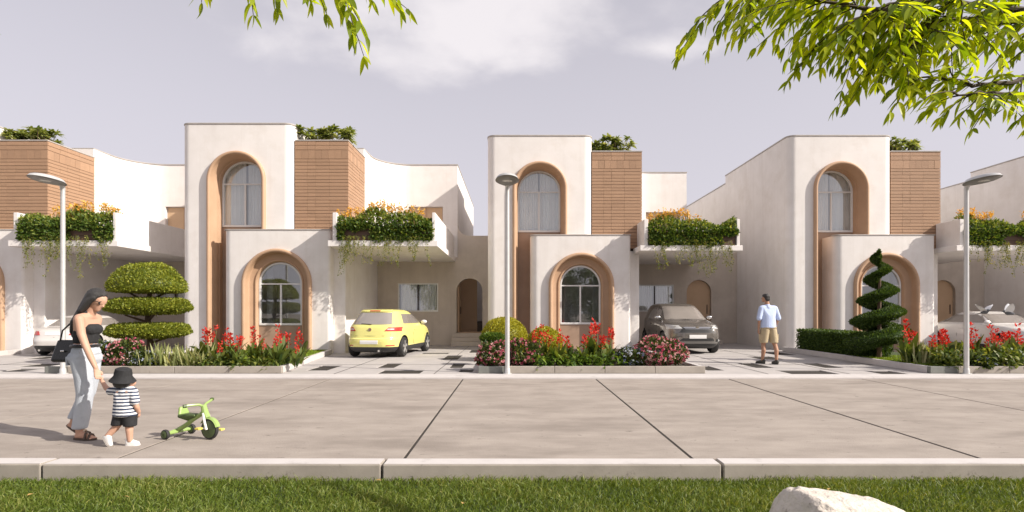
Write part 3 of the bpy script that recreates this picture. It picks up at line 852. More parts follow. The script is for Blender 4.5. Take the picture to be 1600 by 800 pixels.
for i in range(9): m.tube([(rng.uniform(-.1, .1), -1.6 + i * .4, 0), (0, -1.6 + i * .4, .2)], .02, 6)
m.build('stems', M['bark'], HG)

# flowering plants ----------------------------------------------------------
def canna(nl=19, h=.95, seed=0, mat='lf_canna', flowers=True, fl='fl_red', lean=.0):
    """meshes of one plant: leaves, stems, flower heads"""
    az = rng.uniform(0, 2 * PI, nl); el = rng.uniform(.9, 1.45, nl)
    D = np.stack([np.cos(az) * np.cos(el), np.sin(az) * np.cos(el), np.sin(el)], 1)
    P = np.stack([.05 * np.cos(az), .05 * np.sin(az), rng.uniform(0, .25, nl) * h], 1)
    lv = blade_mesh('leaves', P, D, h * rng.uniform(.45, .78, nl), h * rng.uniform(.11, .18, nl), rng.uniform(.12, .5, nl), tint=np.clip(rng.normal(.5, .28, nl), 0, 1))
    res = [lv]
    ns = 3 if flowers else 0
    sm = MB(); Pf = []; Df = []
    for i in range(ns):
        a = rng.uniform(0, 2 * PI); l_ = rng.uniform(.03, .13)
        tip = np.array([l_ * math.cos(a), l_ * math.sin(a), h * rng.uniform(.66, 1.0)])
        sm.tube([(0, 0, .1), tuple(tip * np.array([.5, .5, .55])), tuple(tip)], [.012, .009, .006], 5)
        k = 17
        zz = rng.random(k)
        aa = rng.uniform(0, 2 * PI, k); rr = .055 * (1.15 - zz) + .01
        Pf.append(tip + np.stack([rr * np.cos(aa) * .5, rr * np.sin(aa) * .5, (zz - .65) * .30], 1))
        Df.append(np.stack([np.cos(aa), np.sin(aa), .3 + zz * .9], 1))
    if ns:
        Pf = np.concatenate(Pf); Df = np.concatenate(Df)
        res += [sm.mesh('stems'), leaf_mesh('flowers', Pf, Df + .4 * rdir(len(Pf)), .080 * rng.uniform(.6, 1.3, len(Pf)), .05)]
    return res

CAN = [canna(h=.95) for _ in range(5)]
def put_canna(x, y, sc, label, group, z=.12):
    v = random.choice(CAN)
    E = empty('canna_plant', (x, y, z), random.uniform(0, 6.28), label, 'flower', group)
    E.scale = (sc, sc, sc * random.uniform(.92, 1.08))
    o = link('leaves', v[0], M['lf_canna'], E); o['kind'] = 'stuff'
    link('stems', v[1], M['stem'], E)
    o = link('flowers', v[2], M['fl_red'], E); o['kind'] = 'stuff'
for i in range(15):
    f = i / 14
    put_canna(-7.15 + 2.15 * f + random.uniform(-.08, .08) , 13.15 + random.choice((0, .35, .7)) , random.uniform(.66, 1.02) * (1 - .1 * (f > .9)), 'red canna lily in the bed beside the tiered topiary', 'red cannas left of the yellow car')
for x, y, s in ((.55, 13.4, .88), (.78, 13.6, .98), (1.05, 13.3, .85), (1.3, 13.5, .92), (1.62, 13.3, .80), (1.85, 13.6, .98), (2.05, 13.35, .85), (2.25, 13.6, 1.0), (2.02, 13.9, 1.08)):
    put_canna(x, y, s, 'red canna lily in the bed before the middle house', 'red cannas before the middle house')
for i in range(16):
    put_canna(9.45 + 2.7 * i / 15 + random.uniform(-.1, .1), 13.25 + random.choice((0, .3, .6)), random.uniform(.72, 1.06), 'red canna lily in the bed behind the right hand lamp', 'red cannas by the right hand lamp')

def put_blades(x, y, n, h, w, mat, name, label, cat, group, spread=.25, z=.12, droop=.35, upr=1.25):
    az = rng.uniform(0, 2 * PI, n); el = rng.normal(upr, .16, n)
    D = np.stack([np.cos(az) * np.cos(el), np.sin(az) * np.cos(el), np.sin(el)], 1)
    P = np.stack([spread * rng.normal(0, .5, n), spread * rng.normal(0, .5, n), np.zeros(n)], 1)
    E = empty(name, (x, y, z), 0, label, cat, group)
    o = link('leaves', blade_mesh('leaves', P, D, h * rng.uniform(.6, 1.1, n), w * rng.uniform(.7, 1.2, n), droop * rng.uniform(.3, 1.3, n), tint=np.clip(rng.normal(.55, .3, n), 0, 1), prof=(.6, 1, .8, .05)), M[mat], E); o['kind'] = 'stuff'
    return E
for i in range(11):
    put_blades(-8.35 + 1.35 * (i % 6) / 5 + random.uniform(-.05, .05), 13.1 + .4 * (i // 6), 20, .66, .05, 'lf_pale', 'variegated_plant', 'pale striped spear leaved plant between pink flowers and cannas', 'plant', 'pale spear leaved plants before the tiered topiary', droop=.25)
for i in range(9):
    put_blades(8.6 + .95 + .9 * (i % 5) / 4, 13.9 - .35 * (i // 5) + .1, 16, .68, .055, 'lf_pale', 'variegated_plant', 'pale striped spear leaved plant in front of the spiral topiary', 'plant', 'pale spear leaved plants before the spiral topiary', droop=.15, upr=1.35)
def low_leafy(x, y, r, h, n, mat, label, group, size=.14):
    E = empty('leafy_plant', (x, y, .12), 0, label, 'plant', group)
    q, u = superell(n, 2.2); q[:, 2] = np.abs(q[:, 2])
    P = q * np.array([r, r, h]) * rng.uniform(.45, 1, n)[:, None]
    D = unit(u + np.array([0, 0, .7]) + .6 * rdir(n))
    o = link('leaves', blade_mesh('leaves', P, D, size * rng.uniform(.7, 1.2, n), size * .42, .5, tint=np.clip(rng.normal(.5, .28, n), 0, 1)), M[mat], E); o['kind'] = 'stuff'
for i, x in enumerate((.62, .98, 1.35, 1.72, 2.05, 2.4)):
    low_leafy(x, 13.08 + .1 * (i % 2), .25, .36, 130, 'lf_low', 'low bright leafy plant under the red cannas of the middle house', 'low leafy plants before the middle house')
for i, x in enumerate((9.75, 10.1, 10.45, 10.8, 11.15, 11.5)):
    low_leafy(x, 13.05 + .1 * (i % 2), .28, .50, 170, 'lf_canna', 'low dark leafy plant under the red cannas by the right hand lamp', 'low leafy plants by the right hand lamp')
for i, x in enumerate((-7.0, -6.6, -6.2, -5.8, -5.45)):
    low_leafy(x, 13.05 + .06 * (i % 2), .24, .30, 110, 'lf_canna', 'low leafy plant under the red cannas beside the tiered topiary', 'low leafy plants beside the tiered topiary')

def flower_bush(x, y, r, h, fl, label, group=None, nl=2200, nf=420, fs=.05, name='flower_bush'):
    E = empty(name, (x, y, .12), 0, label, 'flower bush', group)
    q, u = superell(nl, 2.1); q[:, 2] = np.where(q[:, 2] < 0, q[:, 2] * .5, q[:, 2])
    ph = rng.uniform(0, 6, 3); w = 1 + .07 * (np.sin(q[:, 0] * 6 + ph[0]) + np.sin(q[:, 1] * 7 + ph[1]) + np.sin(q[:, 2] * 5 + ph[2]))
    P = q * np.array([r, r, h * .62]) * (w * rng.uniform(.55, 1, nl) ** .5)[:, None] + np.array([0, 0, h * .38])
    o = link('leaves', leaf_mesh('leaves', P, unit(u + rdir(nl)), .075 * rng.uniform(.7, 1.3, nl), .042), M['lf_bush'], E); o['kind'] = 'stuff'
    q, u = superell(nf, 2.1); q[:, 2] = np.where(q[:, 2] < 0, q[:, 2] * .5, q[:, 2])
    w = 1 + .07 * (np.sin(q[:, 0] * 6 + ph[0]) + np.sin(q[:, 1] * 7 + ph[1]) + np.sin(q[:, 2] * 5 + ph[2]))
    Pc = q * np.array([r, r, h * .62]) * (w * 1.02)[:, None] + np.array([0, 0, h * .38])
    k = 5; Pc = np.repeat(Pc, k, 0); U = np.repeat(u, k, 0); tn = np.repeat(np.clip(rng.normal(.5, .35, nf), 0, 1), k)
    D = unit(U * .45 + rdir(nf * k))
    o = link('flowers', leaf_mesh('flowers', Pc, D, fs * rng.uniform(.8, 1.2, nf * k), fs * .8, tint=tn), M[fl], E); o['kind'] = 'stuff'
    m = MB()
    for i in range(5):
        a = i * 1.26; m.tube([(0, 0, 0), (r * .4 * math.cos(a), r * .4 * math.sin(a), h * .5)], [.018, .01], 5)
    m.build('stems', M['bark'], E)
    return E
flower_bush(3.36, 13.45, .58, .72, 'fl_pink', 'round pink flowering bush in front of the dark car', nf=430)
flower_bush(-.42, 13.35, .42, .56, 'fl_pink', 'pink flowering bush just left of the middle lamp post', nf=230)
flower_bush(.22, 13.45, .42, .60, 'fl_pink', 'pink flowering bush just right of the middle lamp post', nf=230)
flower_bush(2.72, 13.35, .33, .46, 'fl_white', 'low bush of white and blue flowers beside the round pink bush', nf=200)
flower_bush(-8.95, 13.35, .40, .62, 'fl_pink', 'pink flowering bush beside the walking woman', nf=220)
flower_bush(-8.42, 13.15, .26, .36, 'fl_white', 'low white and blue flowers before the tiered topiary', nf=90)
flower_bush(-9.45, 13.4, .36, .55, 'fl_white', 'white flowering bush left of the tiered topiary, behind the woman', nf=150)
flower_bush(10.55, 13.0, .22, .24, 'fl_white', 'small white flowers at the foot of the right hand lamp', nf=60)

# balcony planters ----------------------------------------------------------
def balcony_planter(x0, Yt, label, seed, u0=5.48, u1=8.33):
    E = empty('balcony_planter', (x0 + (u0 + u1) / 2, Yt - .66, 3.614), 0, label, 'planter', 'planters on the balconies')
    hw = (u1 - u0) / 2
    # boards
    for i in range(3):
        m = MB(); m.box(-hw, hw, -.25, -.215, .005 + i * .158, .155 + i * .158); m.build('board', M['planter'], E, bevel=.006)
    m = MB(); m.box(-hw + .01, hw - .01, -.21, .25, .004, .45); m.build('trough', M['planter'], E, ang=0)
    n = 4200
    x = rng.uniform(-hw - .05, hw + .05, n)
    prof = .46 + .12 * np.sin(x * 2.3 + seed) + .10 * np.sin(x * 5.1 + seed * 2)
    th = rng.uniform(-.2, PI * .85, n)
    zz = .42 + np.sin(th) * prof * rng.uniform(.4, 1, n) ** .6
    yy = -.05 - np.cos(th) * .30 * rng.uniform(.6, 1.1, n)
    # part of the leaves spill down over the front boards
    sp = rng.random(n) < .45
    bare = (np.sin(x * 1.9 + seed * 1.7) > .72)
    low = np.where(bare, .36, .0) + .05 * np.sin(x * 9)
    zz = np.where(sp, low + (.55 - low) * rng.random(n), zz); yy = np.where(sp, -.27 - .07 * rng.random(n), yy)
    P = np.stack([x, yy, zz], 1)
    D = unit(np.stack([rng.normal(0, .7, n), -np.abs(rng.normal(.6, .4, n)) * np.where(sp, 1, rng.choice((-1, 1), n)), np.where(sp, rng.normal(-.2, .5, n), rng.normal(.7, .4, n))], 1))
    o = link('foliage', leaf_mesh('foliage', P, D, .11 * rng.uniform(.6, 1.3, n), .065, tint=np.clip(rng.normal(.45, .22, n) + np.where(zz > .62, .2, 0), 0, 1)), M['lf_ivy'], E); o['kind'] = 'stuff'
    nt_ = 170; x = rng.uniform(-hw, hw, nt_); pr = .62 + .12 * np.sin(x * 2.3 + seed) + .10 * np.sin(x * 5.1 + seed * 2)
    P = np.stack([x, rng.normal(-.05, .12, nt_), pr * rng.uniform(.75, 1.05, nt_)], 1)
    o = link('upper_leaves', blade_mesh('upper_leaves', P, unit(rdir(nt_) * .8 + np.array([0, 0, .9])), .22 * rng.uniform(.6, 1.2, nt_), .06, .4, tint=np.clip(rng.normal(.75, .2, nt_), 0, 1)), M['lf_ivy'], E); o['kind'] = 'stuff'
    nf = 90
    x = np.sort(rng.uniform(-hw, hw, nf)); keep = np.sin(x * 1.6 + seed) > -.55; x = x[keep]; nf = len(x)
    sm = MB(); Pf = []; Df = []
    for xx in x:
        h = .86 + .13 * math.sin(xx * 2.3 + seed) + random.uniform(0, .26); y0 = random.uniform(-.2, .2); lx = random.uniform(-.08, .08)
        sm.tube([(xx, y0, .45), (xx + lx, y0, h)], [.008, .005], 4)
        k = 9; z_ = rng.random(k)
        Pf.append(np.stack([xx + lx + rng.normal(0, .022, k), y0 + rng.normal(0, .022, k), h + (z_ - .6) * .20], 1)); Df.append(rdir(k) + np.array([0, 0, .6]))
    sm.build('stems', M['stem'], E)
    Pf = np.concatenate(Pf); Df = np.concatenate(Df)
    o = link('flowers', leaf_mesh('flowers', Pf, Df, .075, .05), M['fl_yellow'], E); o['kind'] = 'stuff'
    # trailing vines below the slab edge
    vm = MB(); Pv = []; Dv = []
    for i in range(34):
        xx = rng.uniform(-hw + .1, hw - .1); ln = abs(rng.normal(.32, .22)) + .12; a = rng.uniform(-.5, .5)
        pts = []
        for q in range(7):
            f = q / 6; pts.append((xx + a * f * ln + .03 * math.sin(q * 1.7 + i), -.36 - .03 * math.sin(f * 3), .15 - f * (ln + .3)))
        vm.tube(pts, .004, 4)
        k = int(14 + ln * 34); f = rng.random(k)
        Pv.append(np.stack([xx + a * f * ln + rng.normal(0, .03, k), -.37 + rng.normal(0, .025, k), .15 - f * (ln + .3)], 1)); Dv.append(rdir(k) - np.array([0, 0, .5]))
    vm.build('vine_stems', M['stem'], E)
    Pv = np.concatenate(Pv); Dv = np.concatenate(Dv)
    o = link('vines', leaf_mesh('vines', Pv, Dv, .06 * rng.uniform(.6, 1.2, len(Pv)), .038), M['lf_vine'], E); o['kind'] = 'stuff'
for (x0, Yt, _, _), lab, sd_ in zip(HOUSES, ('planter of ivy and yellow flowers on the balcony at the left edge', 'planter of ivy and yellow flowers above the yellow hatchback', 'planter of ivy and yellow flowers above the dark car', 'planter of ivy and yellow flowers on the balcony at the right edge'), (.4, 1.9, 3.1, 4.4)):
    balcony_planter(x0, Yt, lab, sd_)

# shrubs on the timber boxes
def roof_shrub(x, y, w, h, label, n=420):
    E = empty('roof_shrub', (x, y, 7.088), 0, label, 'shrub', 'shrubs on the timber box roofs')
    nc = 34; c = np.stack([rng.uniform(-w, w, nc), rng.uniform(-.5, .5, nc), rng.uniform(.10, h * .7, nc)], 1)
    k = rng.integers(0, nc, n)
    D = unit(rdir(n) * np.array([1, 1, .6]) + np.array([0, 0, .55]))
    o = link('leaves', blade_mesh('leaves', c[k], D, .30 * rng.uniform(.6, 1.15, n), .085, .45, tint=np.clip(rng.normal(.5, .3, n), 0, 1)), M['lf_roof'], E); o['kind'] = 'stuff'
    m = MB()
    for q in c: m.tube([(q[0] * .6, q[1] * .6, 0), tuple(q)], [.012, .008], 5)
    m.build('stems', M['bark'], E)
for (x0, Yt, _, _), lab, n in zip(HOUSES, ('leafy shrub on the timber box roof at the left edge', 'leafy shrub on the timber box roof above the yellow car', 'leafy shrub on the timber box roof of the middle house', 'leafy shrub on the timber box roof behind the right hand branches'), (1000, 950, 850, 850)):
    roof_shrub(x0 + (4.55 if x0 < -5 else 4.4), Yt + .85, (.74 if x0 > -5 else .85), .74, lab, n)

number_from_left('red cannas left of the yellow car', 'of the red cannas beside the tiered topiary')
number_from_left('red cannas before the middle house', 'of the red cannas before the middle house')
number_from_left('red cannas by the right hand lamp', 'of the red cannas near the right hand lamp')
number_from_left('pale spear leaved plants before the tiered topiary', 'of the pale spear leaved plants before the tiered topiary')
number_from_left('pale spear leaved plants before the spiral topiary', 'of the pale spear leaved plants before the spiral topiary')
number_from_left('low leafy plants before the middle house', 'of the low leafy plants before the middle house')
number_from_left('low leafy plants by the right hand lamp', 'of the low dark leafy plants near the right hand lamp')
number_from_left('low leafy plants beside the tiered topiary', 'of the low leafy plants under the cannas beside the topiary')
# ------------------------------------------------------------------ street lamps
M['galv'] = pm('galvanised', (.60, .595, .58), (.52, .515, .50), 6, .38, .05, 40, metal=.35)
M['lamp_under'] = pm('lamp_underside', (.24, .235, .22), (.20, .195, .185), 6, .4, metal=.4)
M['lens'] = pm('lamp_lens', (.62, .61, .57), (.58, .57, .53), 5, .15)
def street_lamp(x, y, label):
    E = empty('street_lamp', (x, y, .036), 0, label, 'street lamp', 'street lamps along the kerb')
    m = MB(); m.lathe([(.10, 0), (.10, .015), (.065, .02), (.062, .10), (.055, .12)], k=20); m.build('base', M['galv'], E)
    m = MB(); m.lathe([(.052, .02), (.050, 1.2), (.047, 2.8), (.044, 4.10), (.044, 4.17), (.03, 4.19)], k=18); m.build('pole', M['galv'], E)
    # shallow shell of the head, reaching over the road
    def shell(zf, sc, flip):
        V = []; F = []; nr, na = 8, 32
        for i in range(nr + 1):
            r = i / nr
            for j in range(na):
                a = 2 * PI * j / na
                yy = -.40 + .47 * r * sc * math.sin(a); wx = .255 * (1.0 if math.sin(a) < 0 else 1 - .42 * math.sin(a) ** 2)
                V.append((wx * r * sc * math.cos(a), yy, zf(r) + (.035 * -(yy) - .01)))
        for i in range(nr):
            for j in range(na):
                F.append((i * na + j, i * na + (j + 1) % na, (i + 1) * na + (j + 1) % na, (i + 1) * na + j))
        return V, F
    m = MB(); m.add(*shell(lambda r: 4.165 + .105 * math.sqrt(max(0, 1 - r ** 2.4)), 1, False)); h = m.build('head', M['galv'], E, ang=60)
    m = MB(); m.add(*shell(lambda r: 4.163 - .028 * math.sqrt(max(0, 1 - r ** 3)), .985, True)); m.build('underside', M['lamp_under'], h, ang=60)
    m = MB(); m.lathe([(.0005, 4.128), (.10, 4.13), (.13, 4.145), (.13, 4.16)], k=24, c=(0, -.47, .01)); m.build('lens', M['lens'], h)
    m = MB(); m.tube([(0, 0, 4.05), (0, -.02, 4.14), (0, -.10, 4.17)], [.05, .05, .045], 12); m.build('bracket', M['galv'], E)
street_lamp(-9.93, 12.70, 'tall street lamp beside the walking woman')
street_lamp(-.13, 12.70, 'tall street lamp in front of the middle house')
street_lamp(9.99, 12.70, 'tall street lamp near the right edge, by the two birds')

# ------------------------------------------------------------------ cars
def paint(name, c, rough=.25, metal=.0):
    m = pm(name, c, tuple(v * .97 for v in c), 3, rough, metal=metal, coat=.6)
    return m
M['yellow'] = paint('yellow_paint', (.74, .69, .22))
M['white_car'] = paint('white_paint', (.74, .71, .68))
M['taupe_car'] = paint('bronze_grey_paint', (.215, .195, .175), .22, .5)
M['silver_car'] = paint('silver_paint', (.66, .625, .59), .3, .15)
M['black_plastic'] = pm('black_plastic', (.022, .022, .022), (.03, .03, .03), 20, .55)
M['tyre'] = pm('tyre', (.02, .02, .02), (.028, .027, .026), 20, .75)
M['alloy'] = pm('alloy', (.55, .545, .53), (.5, .495, .48), 8, .3, metal=.7)
M['carglass'] = pm('car_glass', (.24, .215, .195), (.30, .27, .245), 1.5, .04, spec=1.0, coat=1.0)
M['chrome'] = pm('chrome', (.75, .74, .72), (.7, .69, .67), 5, .12, metal=.95)
M['lightglass'] = pm('headlight_glass', (.62, .62, .60), (.48, .48, .47), 14, .08, coat=1.0)
M['redlight'] = pm('rear_light', (.42, .03, .03), (.52, .07, .05), 10, .12, coat=1.0)
M['plate'] = pm('number_plate', (.80, .79, .77), (.76, .75, .73), 8, .4)

class Car:
    """body as a stack of plan outlines (z, rear y, front y, half width, exponent)"""
    def __init__(s, name, rows, mat, loc, rz, label, trim_z=.30):
        s.rows = np.array(rows, dtype=float); s.E = empty(name, loc, rz, label, 'car', None)
        zs = []
        for i in range(len(rows) - 1):
            zs += list(np.linspace(rows[i][0], rows[i + 1][0], 4)[:-1])
        zs.append(rows[-1][0]); K = 72
        V = []; F = []; mats = []
        tt = np.linspace(0, 2 * PI, K, endpoint=False)
        tt = tt - .17 * np.sin(4 * tt) / 1.0 * .0
        for z in zs:
            yR, yF, w, n = s.at(z); yc = (yR + yF) / 2; Lh = (yF - yR) / 2
            c, sn = np.cos(tt), np.sin(tt)
            x = w * np.sign(c) * np.abs(c) ** (2 / n); y = yc + Lh * np.sign(sn) * np.abs(sn) ** (2 / n)
            V += list(zip(x, y, np.full(K, z)))
        for i in range(len(zs) - 1):
            for j in range(K):
                F.append((i * K + j, i * K + (j + 1) % K, (i + 1) * K + (j + 1) % K, (i + 1) * K + j)); mats.append(1 if zs[i] < trim_z else 0)
        F.append(tuple(range(K - 1, -1, -1))); mats.append(1)
        F.append(tuple((len(zs) - 1) * K + j for j in range(K))); mats.append(0)
        me = bpy.data.meshes.new('body'); me.from_pydata(V, [], F); me.update()
        me.materials.append(mat); me.materials.append(M['black_plastic'])
        me.polygons.foreach_set('material_index', mats)
        s.body = link('body', me, None, s.E)
        smooth(me, 38)
    def at(s, z):
        r = s.rows; return [float(np.interp(z, r[:, 0], r[:, k])) for k in (1, 2, 3, 4)]
    def end(s, x, z, front):
        yR, yF, w, n = s.at(z); yc = (yR + yF) / 2; Lh = (yF - yR) / 2
        d = Lh * (max(0., 1 - min(1., abs(x) / w) ** n)) ** (1 / n)
        return yc + d if front else yc - d
    def sidex(s, y, z):
        yR, yF, w, n = s.at(z); yc = (yR + yF) / 2; Lh = (yF - yR) / 2
        return w * (max(0., 1 - min(1., abs(y - yc) / Lh) ** n)) ** (1 / n)
    def patch(s, name, quad, where, mat, off=.006, nu=14, nv=8, th=.012, parent=None):
        """quad: four (a, z) corners, a = x on an end or y on a side; counter-clockwise from lower left"""
        q = [np.array(p, float) for p in quad]; top = []; 
        for j in range(nv + 1):
            for i in range(nu + 1):
                u, v = i / nu, j / nv
                a, z = (q[0] * (1 - u) + q[1] * u) * (1 - v) + (q[3] * (1 - u) + q[2] * u) * v
                if where in ('front', 'rear'):
                    y = s.end(a, z, where == 'front'); y2 = s.end(a, z + .01, where == 'front')
                    sg = 1 if where == 'front' else -1
                    nrm = Vector((0, sg * .01, -(y2 - y) * 1.0 * sg * sg)); nrm = Vector((0, .01 * sg, -(y2 - y) * sg)).normalized()
                    if nrm.z < -.3: nrm = Vector((0, sg, 0))
                    p = Vector((a, y, z)) + nrm * off; d = nrm
                else:
                    sg = 1 if where == 'right' else -1
                    p = Vector((sg * (s.sidex(a, z) + off), a, z)); d = Vector((sg, 0, 0))
                top.append((p, p - d * th))
        V = [p for p, _ in top] + [b for _, b in top]; F = []; W1 = nu + 1; nb = len(top)
        for j in range(nv):
            for i in range(nu):
                a = j * W1 + i; F.append((a, a + 1, a + 1 + W1, a + W1)); F.append((nb + a, nb + a + W1, nb + a + 1 + W1, nb + a + 1))
        ring = list(range(0, W1)) + [j * W1 + nu for j in range(1, nv + 1)] + [nv * W1 + i for i in range(nu - 1, -1, -1)] + [j * W1 for j in range(nv - 1, 0, -1)]
        for k in range(len(ring)):
            a, b = ring[k], ring[(k + 1) % len(ring)]; F.append((a, nb + a, nb + b, b))
        m = MB(); m.add(V, F)
        return m.build(name, mat, parent or s.E, ang=40)
    def line(s, pts, where, w=.006, name='panel_gap'):
        m = MB(); P = []
        for a, z in pts:
            if where in ('front', 'rear'): P.append((a, s.end(a, z, where == 'front') + (.001 if where == 'front' else -.001), z))
            else: P.append(((s.sidex(a, z) + .001) * (1 if where == 'right' else -1), a, z))
        m.tube(P, w, 5); m.build(name, M['black_plastic'], s.E)
    def wheels(s, ya, yb, r, w, track, spokes=5, hub=None):
        cts = []
        for y in (ya, yb):
            c = MB(); c.lathe([(r + .055, -(track + .6)), (r + .055, track + .6)], axis='x', k=28, c=(0, y, r)); me = c.mesh('c', 0); me.materials.append(M['black_plastic']); cts.append(me)
        # keep the axle tunnel dark: cut through, then close with an inner box
        cut(s.body, cts, 'TRANSFER'); smooth(s.body.data, 38)
        for y in (ya, yb):
            b = MB(); b.box(-track + w * .62, track - w * .62, y - r - .04, y + r + .04, .16, r * 2 + .06); b.build('wheel_well', M['black_plastic'], s.E, ang=0)
            for sg in (-1, 1):
                t = MB(); t.lathe([(r * .62, -w / 2), (r * .93, -w / 2), (r, -w * .33), (r, w * .33), (r * .93, w / 2), (r * .62, w / 2)], axis='x', k=32)
                o = t.build('wheel', M['tyre'], s.E, loc=(sg * track, y, r), ang=40)
                h = MB(); fx = sg * (w / 2 - .012)
                h.lathe([(r * .66, fx - .02), (r * .66, fx + .012), (r * .60, fx + .012), (r * .58, fx - .05 * sg)], axis='x', k=32)
                for q in range(spokes):
                    a = 2 * PI * q / spokes + .3
                    for da in (-.10, .10):
                        h.tube([(fx, .06 * r * math.cos(a), .06 * r * math.sin(a)), (fx + .004 * sg, r * .62 * math.cos(a + da), r * .62 * math.sin(a + da))], [.03, .024], 6)
                h.lathe([(.05, fx - .02), (.05, fx + .018 * sg)], axis='x', k=14)
                h.build('rim', M['alloy'], o, ang=40)
                d = MB(); d.lathe([(r * .60, fx - .055 * sg - .006), (r * .60, fx - .055 * sg + .006)], axis='x', k=24); d.build('brake_disc', M['lamp_under'], o)
    def mirror(s, y, z, mat, w=.11):
        for sg in (-1, 1):
            x0 = s.sidex(y, z) - .02
            m = MB(); m.tube([(sg * x0, y, z), (sg * (x0 + .07), y + .0, z + .03)], .022, 8)
            o = m.build('mirror', M['black_plastic'], s.E)
            m = MB(); V, F = [], []
            for i in range(7):
                for j in range(12):
                    a = -PI / 2 + PI * i / 6; b = 2 * PI * j / 12
                    V.append((sg * (x0 + .14) + .105 * math.cos(a) * math.cos(b), y + .055 * math.cos(a) * math.sin(b), z + .05 + .065 * math.sin(a)))
            for i in range(6):
                for j in range(12): F.append((i * 12 + j, i * 12 + (j + 1) % 12, (i + 1) * 12 + (j + 1) % 12, (i + 1) * 12 + j))
            m.add(V, F); m.build('mirror_shell', mat, o, ang=60)
    def ring_badge(s, x, z, where, r=.045, mat='chrome'):
        y = s.end(x, z, where == 'front'); sg = 1 if where == 'front' else -1
        m = MB(); m.lathe([(r, y - .012), (r, y + .012)] if sg > 0 else [(r, y - .012), (r, y + .012)], axis='y', k=20, c=(x, sg * .012, z))
        return m.build('badge', M[mat], s.E)

# yellow hatchback, rear towards the road
hatch = [(.17, -1.84, 1.86, .73, 4.5), (.23, -1.95, 1.95, .80, 4.5), (.33, -2.01, 2.0, .83, 4.6), (.48, -2.03, 2.03, .845, 4.6), (.565, -2.02, 2.02, .85, 4.6), (.60, -1.975, 2.0, .85, 4.6),
         (.70, -1.955, 1.95, .848, 4.6), (.82, -1.93, 1.80, .842, 4.6), (.90, -1.905, 1.55, .83, 4.6), (.955, -1.87, 1.22, .81, 4.4), (1.0, -1.83, 1.05, .785, 4.2), (1.10, -1.74, .84, .735, 4.2),
         (1.22, -1.62, .58, .675, 4.2), (1.32, -1.51, .34, .62, 4.2), (1.375, -1.47, .18, .585, 4.0), (1.415, -1.34, -.02, .53, 3.6), (1.44, -1.02, -.30, .40, 3.0), (1.448, -.75, -.5, .2, 2.5)]
c = Car('hatchback_car', hatch, M['yellow'], (-3.96, 18.84, .034), math.radians(-7.5), 'yellow hatchback parked under the balcony with its rear to the road', .31)
c.wheels(-1.24, 1.23, .305, .19, .745)
c.patch('rear_window', [(-.60, .985), (.60, .985), (.50, 1.335), (-.50, 1.335)], 'rear', M['carglass'])
c.patch('spoiler', [(-.50, 1.352), (.50, 1.352), (.47, 1.40), (-.47, 1.40)], 'rear', M['yellow'], .03, th=.04)
c.patch('brake_light', [(-.16, 1.358), (.16, 1.358), (.16, 1.375), (-.16, 1.375)], 'rear', M['redlight'], .036)
for sg in (-1, 1):
    q = [(sg * .44, .80), (sg * .80, .775), (sg * .80, .90), (sg * .54, .90)]
    if sg < 0: q = [q[1], q[0], q[3], q[2]]
    lt = c.patch('tail_light', q, 'rear', M['redlight'], .012)
    q = [(sg * .50, .835), (sg * .68, .83), (sg * .68, .862), (sg * .53, .866)]
    if sg < 0: q = [q[1], q[0], q[3], q[2]]
    c.patch('reverse_lamp', q, 'rear', M['lightglass'], .018, parent=lt)
    c.patch('side_window', [(-1.18, 1.005), (.50, 1.0), (.22, 1.285), (-1.0, 1.30)], 'right' if sg > 0 else 'left', M['carglass'])
    c.patch('tail_light', [(-1.86, .79), (-1.58, .83), (-1.62, .90), (-1.86, .90)], 'right' if sg > 0 else 'left', M['redlight'], .008)
    w_ = 'right' if sg > 0 else 'left'
    c.line([(-.42, .98), (-.44, .70), (-.42, .42), (-.2, .30)], w_); c.line([(.80, .93), (.86, .6), (.78, .3)], w_)
    m = MB(); x_ = c.sidex(-.25, .80) * sg; m.box(x_ - .02, x_ + .02, -.32, -.14, .785, .815); m.build('door_handle', M['yellow'], c.E, bevel=.008)
c.patch('number_plate', [(-.27, .42), (.27, .42), (.27, .53), (-.27, .53)], 'rear', M['plate'], .010)
c.patch('plate_recess', [(-.40, .39), (.40, .39), (.34, .555), (-.34, .555)], 'rear', M['yellow'], .003)
c.patch('reflector', [(.50, .36), (.70, .36), (.70, .39), (.50, .39)], 'rear', M['redlight'], .008)
c.patch('reflector', [(-.70, .36), (-.50, .36), (-.50, .39), (-.70, .39)], 'rear', M['redlight'], .008)
c.line([(-.66, .965), (-.60, .68), (-.42, .655), (0, .652), (.42, .655), (.60, .68), (.66, .965)], 'rear', .005)
c.ring_badge(0, .84, 'rear', .05)
m = MB(); m.tube([(.30, -1.9, .23), (.30, -2.02, .22)], .032, 12); m.build('exhaust', M['chrome'], c.E)
m = MB(); y_ = c.end(0, .995, False); m.tube([(-.30, c.end(-.3, 1.01, False) - .02, 1.01), (.02, y_ - .025, .995)], .010, 6); m.build('wiper', M['black_plastic'], c.E)
m = MB(); m.tube([(0, -1.25, 1.425), (0, -1.38, 1.50)], [.008, .005], 6); m.build('aerial', M['black_plastic'], c.E)
c.patch('windscreen', [(-.62, 1.01), (.62, 1.01), (.50, 1.34), (-.50, 1.34)], 'front', M['carglass'])
c.mirror(.62, .98, M['white_car'])

